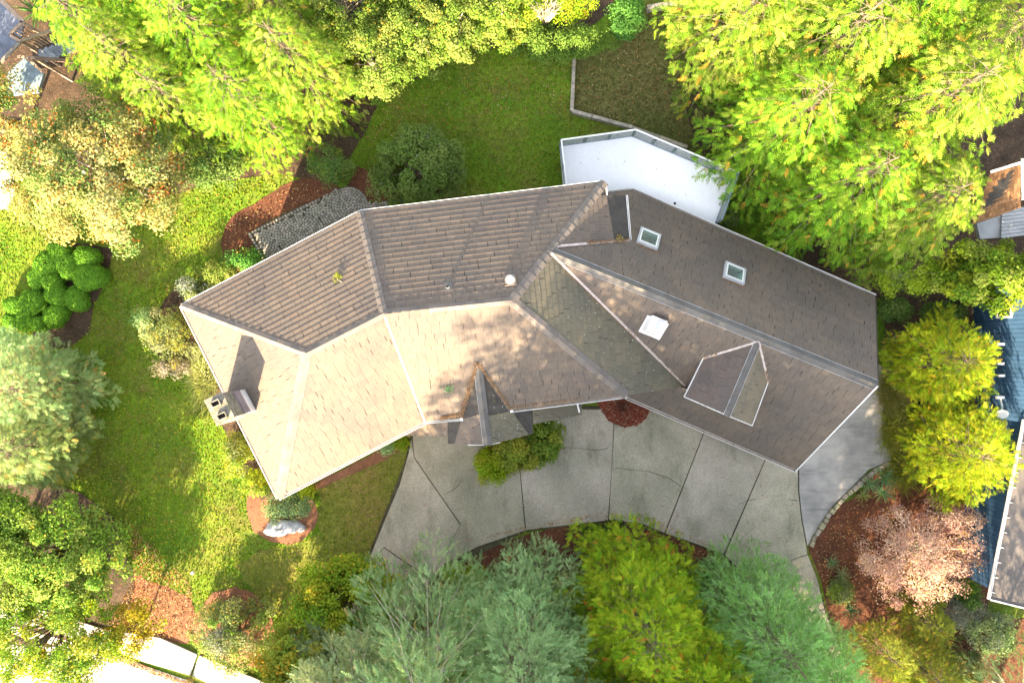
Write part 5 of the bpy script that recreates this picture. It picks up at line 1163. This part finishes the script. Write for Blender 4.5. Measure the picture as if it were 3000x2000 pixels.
# brown shake lean-to roof and boarded landing
lt = thing('lean_to', 'brown cedar-shake lean-to roof with grey boarded landing at the right edge', 'lean-to')
q = [S(2848, 655, 2.6), S(2990, 606, 3.2), S(2988, 478, 3.4), S(2900, 505, 2.8)]
rows = 9; cols = 12
for i in range(rows):
    for j in range(cols):
        def bl(s, t): return q[0].lerp(q[1], s).lerp(q[3].lerp(q[2], s), t)
        s0, s1 = j / cols, (j + 0.94) / cols; t0_, t1_ = i / rows, (i + 1.05) / rows; m = MB(); t = random.uniform(0.65, 1.35); a = up * (0.03 + random.uniform(0, 0.015)); b = up * 0.008
        P = [bl(s0, t0_) + a, bl(s1, t0_) + a, bl(s1, min(1, t1_)) + b, bl(s0, min(1, t1_)) + b]; m.poly(P, (t, t, t * 0.95)); m.poly([P[0] - up * .04, P[1] - up * .04, P[1], P[0]], (t, t, t)); m.build('shingle', M['cedar'], lt)
m = MB(); m.poly([x - up * 0.03 for x in q]); m.build('roof', M['deck_board'], lt)
m = MB(); m.bar(q[0], q[1], 0.08, 0.12); m.build('fascia', M['cedar'], lt); m = MB(); m.bar(q[3] + up * .04, q[2] + up * .04, 0.12, 0.12); m.build('ridge_board', M['white'], lt)
m = MB(); m.bar(q[1] + Vector((0.1, 0.3, 0)), q[2] + Vector((0.1, 0.2, 0)), 0.06, 0.1); m.build('gutter', M['white'], lt)
for i in range(8):
    m = MB(); y = 612 + i * 10.5; m.bar(S(2935 - 0.4 * i, y + 8, 2.2), S(3010, y - 2, 2.2), 0.145, 0.05, random.choice(((1, 1, 1), (0.9, 0.9, 0.9), (1.08, 1.08, 1.1)))); m.build('landing_board', M['grey_board'], lt)
m = MB(); m.prism([S(2862, 655, 2.1), S(2935, 630, 2.1), S(2935, 695, 2.1), S(2872, 700, 2.1)], 1.9, 2.1); m.build('landing_pad', M['grey_board'], lt)

# ------------------------------------------------------------------ neighbouring wooden stairs, top left corner
st = thing('wooden_stairs', 'weathered wooden landing and stairs with handrails in the top left corner', 'stairs')
zl = 1.8
m = MB(); m.prism([S(-60, -40, zl), S(6, 10, zl), S(70, 70, zl), S(58, 122, zl), S(0, 185, zl), S(-60, 190, zl)], zl - 0.1, zl, (0.55, 0.55, 0.65)); m.build('landing', M['tread'], st)
def rail(a, b, w=0.14, h=0.06, t=(1, 1, 1)): m = MB(); m.bar(a, b, w, h, t); m.build('handrail', M['wood'], st)
zr = zl + 0.95
rail(S(-20, -20, zr), S(68, 65, zr), 0.2); rail(S(66, 64, zr), S(30, 100, zr)); rail(S(34, 106, zr), S(60, 123, zr)); rail(S(58, 124, zr), S(0, 186, zr), 0.16, 0.06, (0.7, 0.85, 0.95))
rail(S(60, 121, zr), S(192, 77, zr - 1.0), 0.16, 0.06, (0.75, 0.75, 0.6)); rail(S(100, 170, zr), S(214, 180, zr - 1.0), 0.16, 0.07, (0.6, 0.55, 0.55)); rail(S(52, 166, zr - 0.4), S(112, 170, zr - 0.4), 0.1); rail(S(84, 174, zr - 0.6), S(128, 214, zr - 1.0), 0.12)
for i in range(7):
    z = zl - 0.17 * (i + 1); a = S(112 + i * 17.5, 150 - i * 6.5, z); b = S(142 + i * 15.5, 176 - i * 5.0, z); m = MB(); m.bar(a, b, 0.29, 0.05, random.choice(((1, 1, 1.05), (1.2, 1.2, 1.25), (0.85, 0.85, 0.95)))); m.build('tread', M['tread'], st)
for i in range(13):
    f = (i + 0.5) / 13; a = S(60, 121, zr).lerp(S(192, 77, zr - 1.0), f); m = MB(); m.bar(a, a - up * 0.85, 0.045, 0.045); m.build('baluster', M['wood'], st)
for i in range(5):
    f = (i + 0.5) / 5; a = S(66, 64, zr).lerp(S(30, 100, zr), f); m = MB(); m.bar(a, a - up * 0.85, 0.045, 0.045); m.build('baluster', M['wood'], st)
for x, y in ((68, 66), (30, 101), (60, 123), (100, 171)):
    p = S(x, y, zr); m = MB(); m.box((p.x, p.y, zr / 2), 0.1, 0.1, zr); m.build('post', M['wood'], st)
m = MB(); m.prism([S(20, 215, 0.9), S(70, 170, 0.9), S(128, 215, 0.9), S(110, 270, 0.9), S(20, 280, 0.9)], 0.75, 0.9, (0.75, 0.9, 0.95)); m.build('lower_landing', M['tread'], st)
rosette('green fern beside the wooden stairs in the top left corner', S(118, 40, 0), 1.0, 26, (0.05, 0.11, 0.03), 600, name='fern', cat_='fern', tilt=(0.15, 0.8), z=0.2)
m = MB(); m.prism([S(-200, 470, 0.1), S(28, 500, 0.1), S(45, 560, 0.1), S(20, 610, 0.1), S(-200, 640, 0.1)], 0.0, 0.1); pt = m.build('paving_slab', M['sidewalk']); pt['kind'] = 'structure'
be = thing('garden_bench', 'pale wooden bench at the left edge half under the autumn tree', 'bench')
for i in range(3):
    m = MB(); m.bar(S(-60, 452 + i * 13, 0.45), S(30, 462 + i * 13, 0.45), 0.13, 0.04); m.build('seat_slat', M['grey_board'], be)
for x in (-50, 20):
    p = S(x, 468, 0); m = MB(); m.box((p.x, p.y, 0.22), 0.06, 0.45, 0.43); m.build('leg', M['grey_board'], be)
m = MB(); m.bar(S(-60, 440, 0.8), S(30, 450, 0.8), 0.05, 0.14); m.build('backrest', M['grey_board'], be)
gl_ = thing('garden_light', 'small white garden light standing on the sunny front lawn', 'light', S(573, 1671, 0)); m = MB(); m.cyl((0, 0, 0), 0.025, 0.3, 8); m.build('stem', M['steel'], gl_); m = MB(); m.cyl((0, 0, 0.3), 0.09, 0.12, 12, 0.06); m.build('lamp_head', M['white'], gl_)

# ------------------------------------------------------------------ loose litter, twigs, lawn grass
def litter(name, P, size, pal, seed, mat='litter', flat=1.5):
    rng = np.random.default_rng(seed); n = len(P); NN = np.stack([rng.normal(0, 0.5, n), rng.normal(0, 0.5, n), np.full(n, flat)], 1)
    o = np_mesh(name, *leaves(P, NN, size * rng.uniform(0.6, 1.4, n), pick(rng, pal, n), 0.5, rng), M[mat]); return tag(o, kind='stuff')
LEAFC = [(0.30, 0.16, 0.06), (0.36, 0.24, 0.10), (0.22, 0.10, 0.04), (0.40, 0.30, 0.16), (0.34, 0.12, 0.05)]
def line_pts(a, b, n, w, rng, pl=None, z=0.03):
    t = rng.uniform(0, 1, n); d = np.array(b) - np.array(a); sd = np.array([-d[1], d[0], 0]); sd = sd / np.linalg.norm(sd)
    P = np.array(a) + d * t[:, None] + sd * (rng.normal(0, 1, n) * w * (0.5 + 0.5 * np.sin(t * 9 + 1) ** 2))[:, None]
    P[:, 2] += z + rng.uniform(0, 0.04, n); return P
rng = np.random.default_rng(77); VP = []
VP.append(line_pts(J_.lerp(L_, 0.12), J_.lerp(L_, 0.62), 2600, 0.09, rng)); VP.append(line_pts(J_.lerp(L_, 0.6), L_, 350, 0.05, rng))
VP.append(line_pts(Q1, S(1350, 1222, zE), 1200, 0.08, rng, z=0.06)); VP.append(line_pts(S(1290, 1225, zE + 0.06), S(1345, 1216, zE + 0.08), 500, 0.06, rng)); VP.append(line_pts(Q1, S(1497, 1197, zE), 800, 0.05, rng, z=0.06))
VP.append(line_pts(S(1500, 1193, zE + 0.06), S(1700, 1168, zE + 0.06), 260, 0.05, rng)); VP.append(line_pts(hit(plE, 1720, 712), V4, 700, 0.05, rng, z=0.05))
VP.append(line_pts(VR.lerp(P1, 0.3), VR, 220, 0.04, rng)); VP.append(line_pts(VL, VL.lerp(P1, 0.25), 160, 0.04, rng))
for (u0, u1, v0, v1) in SKY: VP.append(line_pts(to3(plG2, u0 - 0.15, v1 + 0.14), to3(plG2, u1 + 0.1, v1 + 0.14), 260, 0.03, rng))
litter('valley_litter', np.concatenate(VP), 0.042, [(0.26, 0.13, 0.06), (0.32, 0.19, 0.09), (0.17, 0.09, 0.05), (0.20, 0.17, 0.10), (0.36, 0.22, 0.14)], 78)
# pale petals and lichen flecks on the porch and hip-end tiles
fl_ = []
for pl, box, n in ((plPR, (1440, 1560, 1090, 1290), 90), (plPR, (1560, 1690, 1215, 1240), 30), (plE, (1620, 1960, 850, 1150), 110)):
    for k in range(n):
        x, y = rng.uniform(box[0], box[1]), rng.uniform(box[2], box[3])
        if pl is plE and (y < 780 + (x - 1620) * 0.75 or y > 940 + (x - 1560) * 0.78): continue
        if pl is plPR and x < 1560 and y < 1075 + (x - 1410) * 1.35: continue
        fl_.append(hit(pl, x, y) + pl[0] * 0.03)
litter('roof_flecks', np.array(fl_), 0.045, [(0.6, 0.6, 0.58), (0.5, 0.5, 0.45), (0.3, 0.3, 0.12)], 79, flat=3.0)
def scatter(poly, n, rng, disp=True, z=0.03):
    P = [(D if disp else S)(x, y, 0) for x, y in poly]; xs = [p.x for p in P]; ys = [p.y for p in P]; out = []
    pp = [(p.x, p.y) for p in P]
    while len(out) < n:
        x, y = rng.uniform(min(xs), max(xs)), rng.uniform(min(ys), max(ys))
        if inside(pp, x, y): out.append((x, y, z + rng.uniform(0, 0.02)))
    return np.array(out)
LP = [scatter([(200, 560), (480, 560), (500, 640), (330, 760), (430, 980), (560, 1130), (560, 1260), (400, 1340), (260, 1140), (270, 900), (200, 780)], 260, rng, z=0.05),
      scatter([(300, 1200), (440, 1340), (460, 1460), (330, 1470), (250, 1430), (310, 1330)], 2600, rng, z=0.07), scatter([(445, 1400), (540, 1350), (620, 1410), (600, 1500), (460, 1500)], 500, rng, z=0.08),
      scatter([(260, 1496), (430, 1564), (500, 1590), (470, 1590), (330, 1535), (250, 1505)], 900, rng, z=0.09), scatter([(830, 250), (1300, 140), (1300, 260), (1050, 280), (830, 330)], 500, rng, z=0.05),
      scatter([(1480, 1220), (1640, 1272), (1630, 1300), (1500, 1260)], 350, rng, z=0.06), scatter([(515, 600), (520, 520), (600, 460), (690, 420), (770, 440), (580, 540), (560, 640)], 350, rng, z=0.06),
      scatter([(1870, 1260), (1940, 1170), (1990, 1130), (2000, 1240), (1960, 1400), (1900, 1380)], 500, rng, z=0.06), scatter([(940, 1000), (1420, 960), (1820, 1100), (1840, 1270), (1400, 1190), (860, 1290)], 130, rng, z=0.11),
      scatter([(1320, 140), (1480, 90), (1600, 330), (1460, 290), (1315, 250)], 250, rng, z=0.05)]
litter('mulch_chips', scatter([(1366, 912), (1376, 938), (1400, 968), (1432, 983), (1466, 977), (1496, 940), (1492, 915)], 900, rng, z=0.12), 0.09, [(0.20, 0.05, 0.03), (0.13, 0.03, 0.02), (0.26, 0.09, 0.05), (0.3, 0.2, 0.14)], 84)
LP.append(scatter([(1000, 1250), (1180, 1226), (1290, 1200), (1400, 1186), (1480, 1195), (1650, 1262), (1640, 1250), (1480, 1180), (1400, 1174), (1280, 1190), (1100, 1232)], 260, rng, z=0.11))
litter('deck_leaves', np.array([S(rng.uniform(1680, 2080), rng.uniform(440, 600), zd + 0.02) for _ in range(26)]), 0.06, LEAFC, 85, flat=3)
litter('fallen_leaves', np.concatenate(LP), 0.085, LEAFC, 80)
# grass tufts on the visible lawns
def in_poly(P, X, Y):
    c = np.zeros(len(X), bool); n = len(P)
    for i in range(n):
        (ax, ay), (bx, by) = P[i], P[(i + 1) % n]
        if ay == by: continue
        c ^= ((ay > Y) != (by > Y)) & (X < (bx - ax) * (Y - ay) / (by - ay) + ax)
    return c
BLOCK = [[(p.x, p.y) for p in (D(x, y, 0) for x, y in pts)] for pts, _ in BEDS] + [[(p.x, p.y) for p in (S(x, y, 0) for x, y in pts)] for pts in SLABS + WS]
BLOCK += [[(p.x, p.y) for p in PP], [(p.x, p.y) for p in inset([A_, B_, E1, K_, Kg, M_, N_r, E2, hit(plG2, 1851, 555), D_, C_], 0.5)], [(p.x, p.y) for p in (S(x, y, 0) for x, y in [(-1500, 1440), (-400, 1700), (300, 1900), (410, 1950), (520, 1990), (800, 2105), (800, 2600), (-1500, 2600)])]]
BLOCK.append([(p.x, p.y) for p in (D(x, y, 0) for x, y in [(1316, 138), (1311, 262), (1452, 296), (1650, 380), (1800, 300), (1700, 60), (1590, 10), (1480, 12), (1400, 110)])])
def lawn_pts(x0, x1, y0, y1, n):
    a, b = D(x0, y0, 0), D(x1, y1, 0); X = rng.uniform(a.x, b.x, n); Y = rng.uniform(b.y, a.y, n); k = np.ones(n, bool)
    for P in BLOCK: k &= ~in_poly(P, X, Y)
    return np.stack([X[k], Y[k], np.zeros(k.sum())], 1)
GP = [lawn_pts(-60, 960, 380, 1480, 75000), lawn_pts(820, 1700, 90, 500, 30000)]
def grass_tufts(name, P, pal, seed):
    rng = np.random.default_rng(seed); n = len(P); P = P.copy(); P[:, 2] = 0.0
    X = np.stack([rng.normal(0, 0.55, n), rng.normal(0, 0.55, n), np.ones(n)], 1)
    return tag(np_mesh(name, *blades(P, X, rng.uniform(0.05, 0.12, n), rng.uniform(0.03, 0.07, n), pick(rng, pal, n), 0.25), M['blade']), kind='stuff')
grass_tufts('grass', np.concatenate(GP), [(0.115, 0.175, 0.010), (0.16, 0.20, 0.014), (0.075, 0.135, 0.012), (0.20, 0.18, 0.04)], 81)
grass_tufts('grass', scatter([(1318, 150), (1400, 110), (1480, 20), (1590, 10), (1650, 200), (1700, 400), (1460, 290), (1316, 258)], 9000, rng, z=0.0), [(0.085, 0.09, 0.03), (0.12, 0.10, 0.04), (0.06, 0.075, 0.02)], 82)
def fallen_twig(label, p, n, pal, seed, s=0.5, pl=None):
    rng = np.random.default_rng(seed); t = thing('fallen_twig', label, 'twig', p + n * 0.03); m = MB(); a = rng.uniform(0, 6.28); d = Vector((math.cos(a), math.sin(a), 0)); d = (d - n * d.dot(n)).normalized(); e = n.cross(d)
    m.tube([Vector(), d * s * 0.5 + e * 0.05, d * s], 0.01, 0.004, 4); m.build('stem', M['pale_bark'], t)
    k = 46; T = rng.uniform(0.3, 1, k); P = np.array([np.array(d * s * tt + e * rng.normal(0, 0.12) + n * rng.uniform(0.0, 0.10)) for tt in T])
    np_mesh('leaves', *leaves(P, np.array(n)[None] + rng.normal(0, 0.4, (k, 3)), rng.uniform(0.08, 0.14, k), pick(rng, pal, k), 0.5, rng), M['leaf'], t)
fallen_twig('yellow leafy twig lying on the striped north-west roof slope', hit(plNW, 1003, 828), plNW[0], [(0.2, 0.22, 0.03)], 90)
fallen_twig('grey-green sprig lying beside the entrance gable', hit(plF2, 1318, 1156), plF2[0], [(0.12, 0.2, 0.10)], 91, 0.45)
fallen_twig('small dry sprig caught above the valley near the first skylight', hit(plE, 1824, 692), plE[0], [(0.2, 0.16, 0.06)], 92, 0.4)
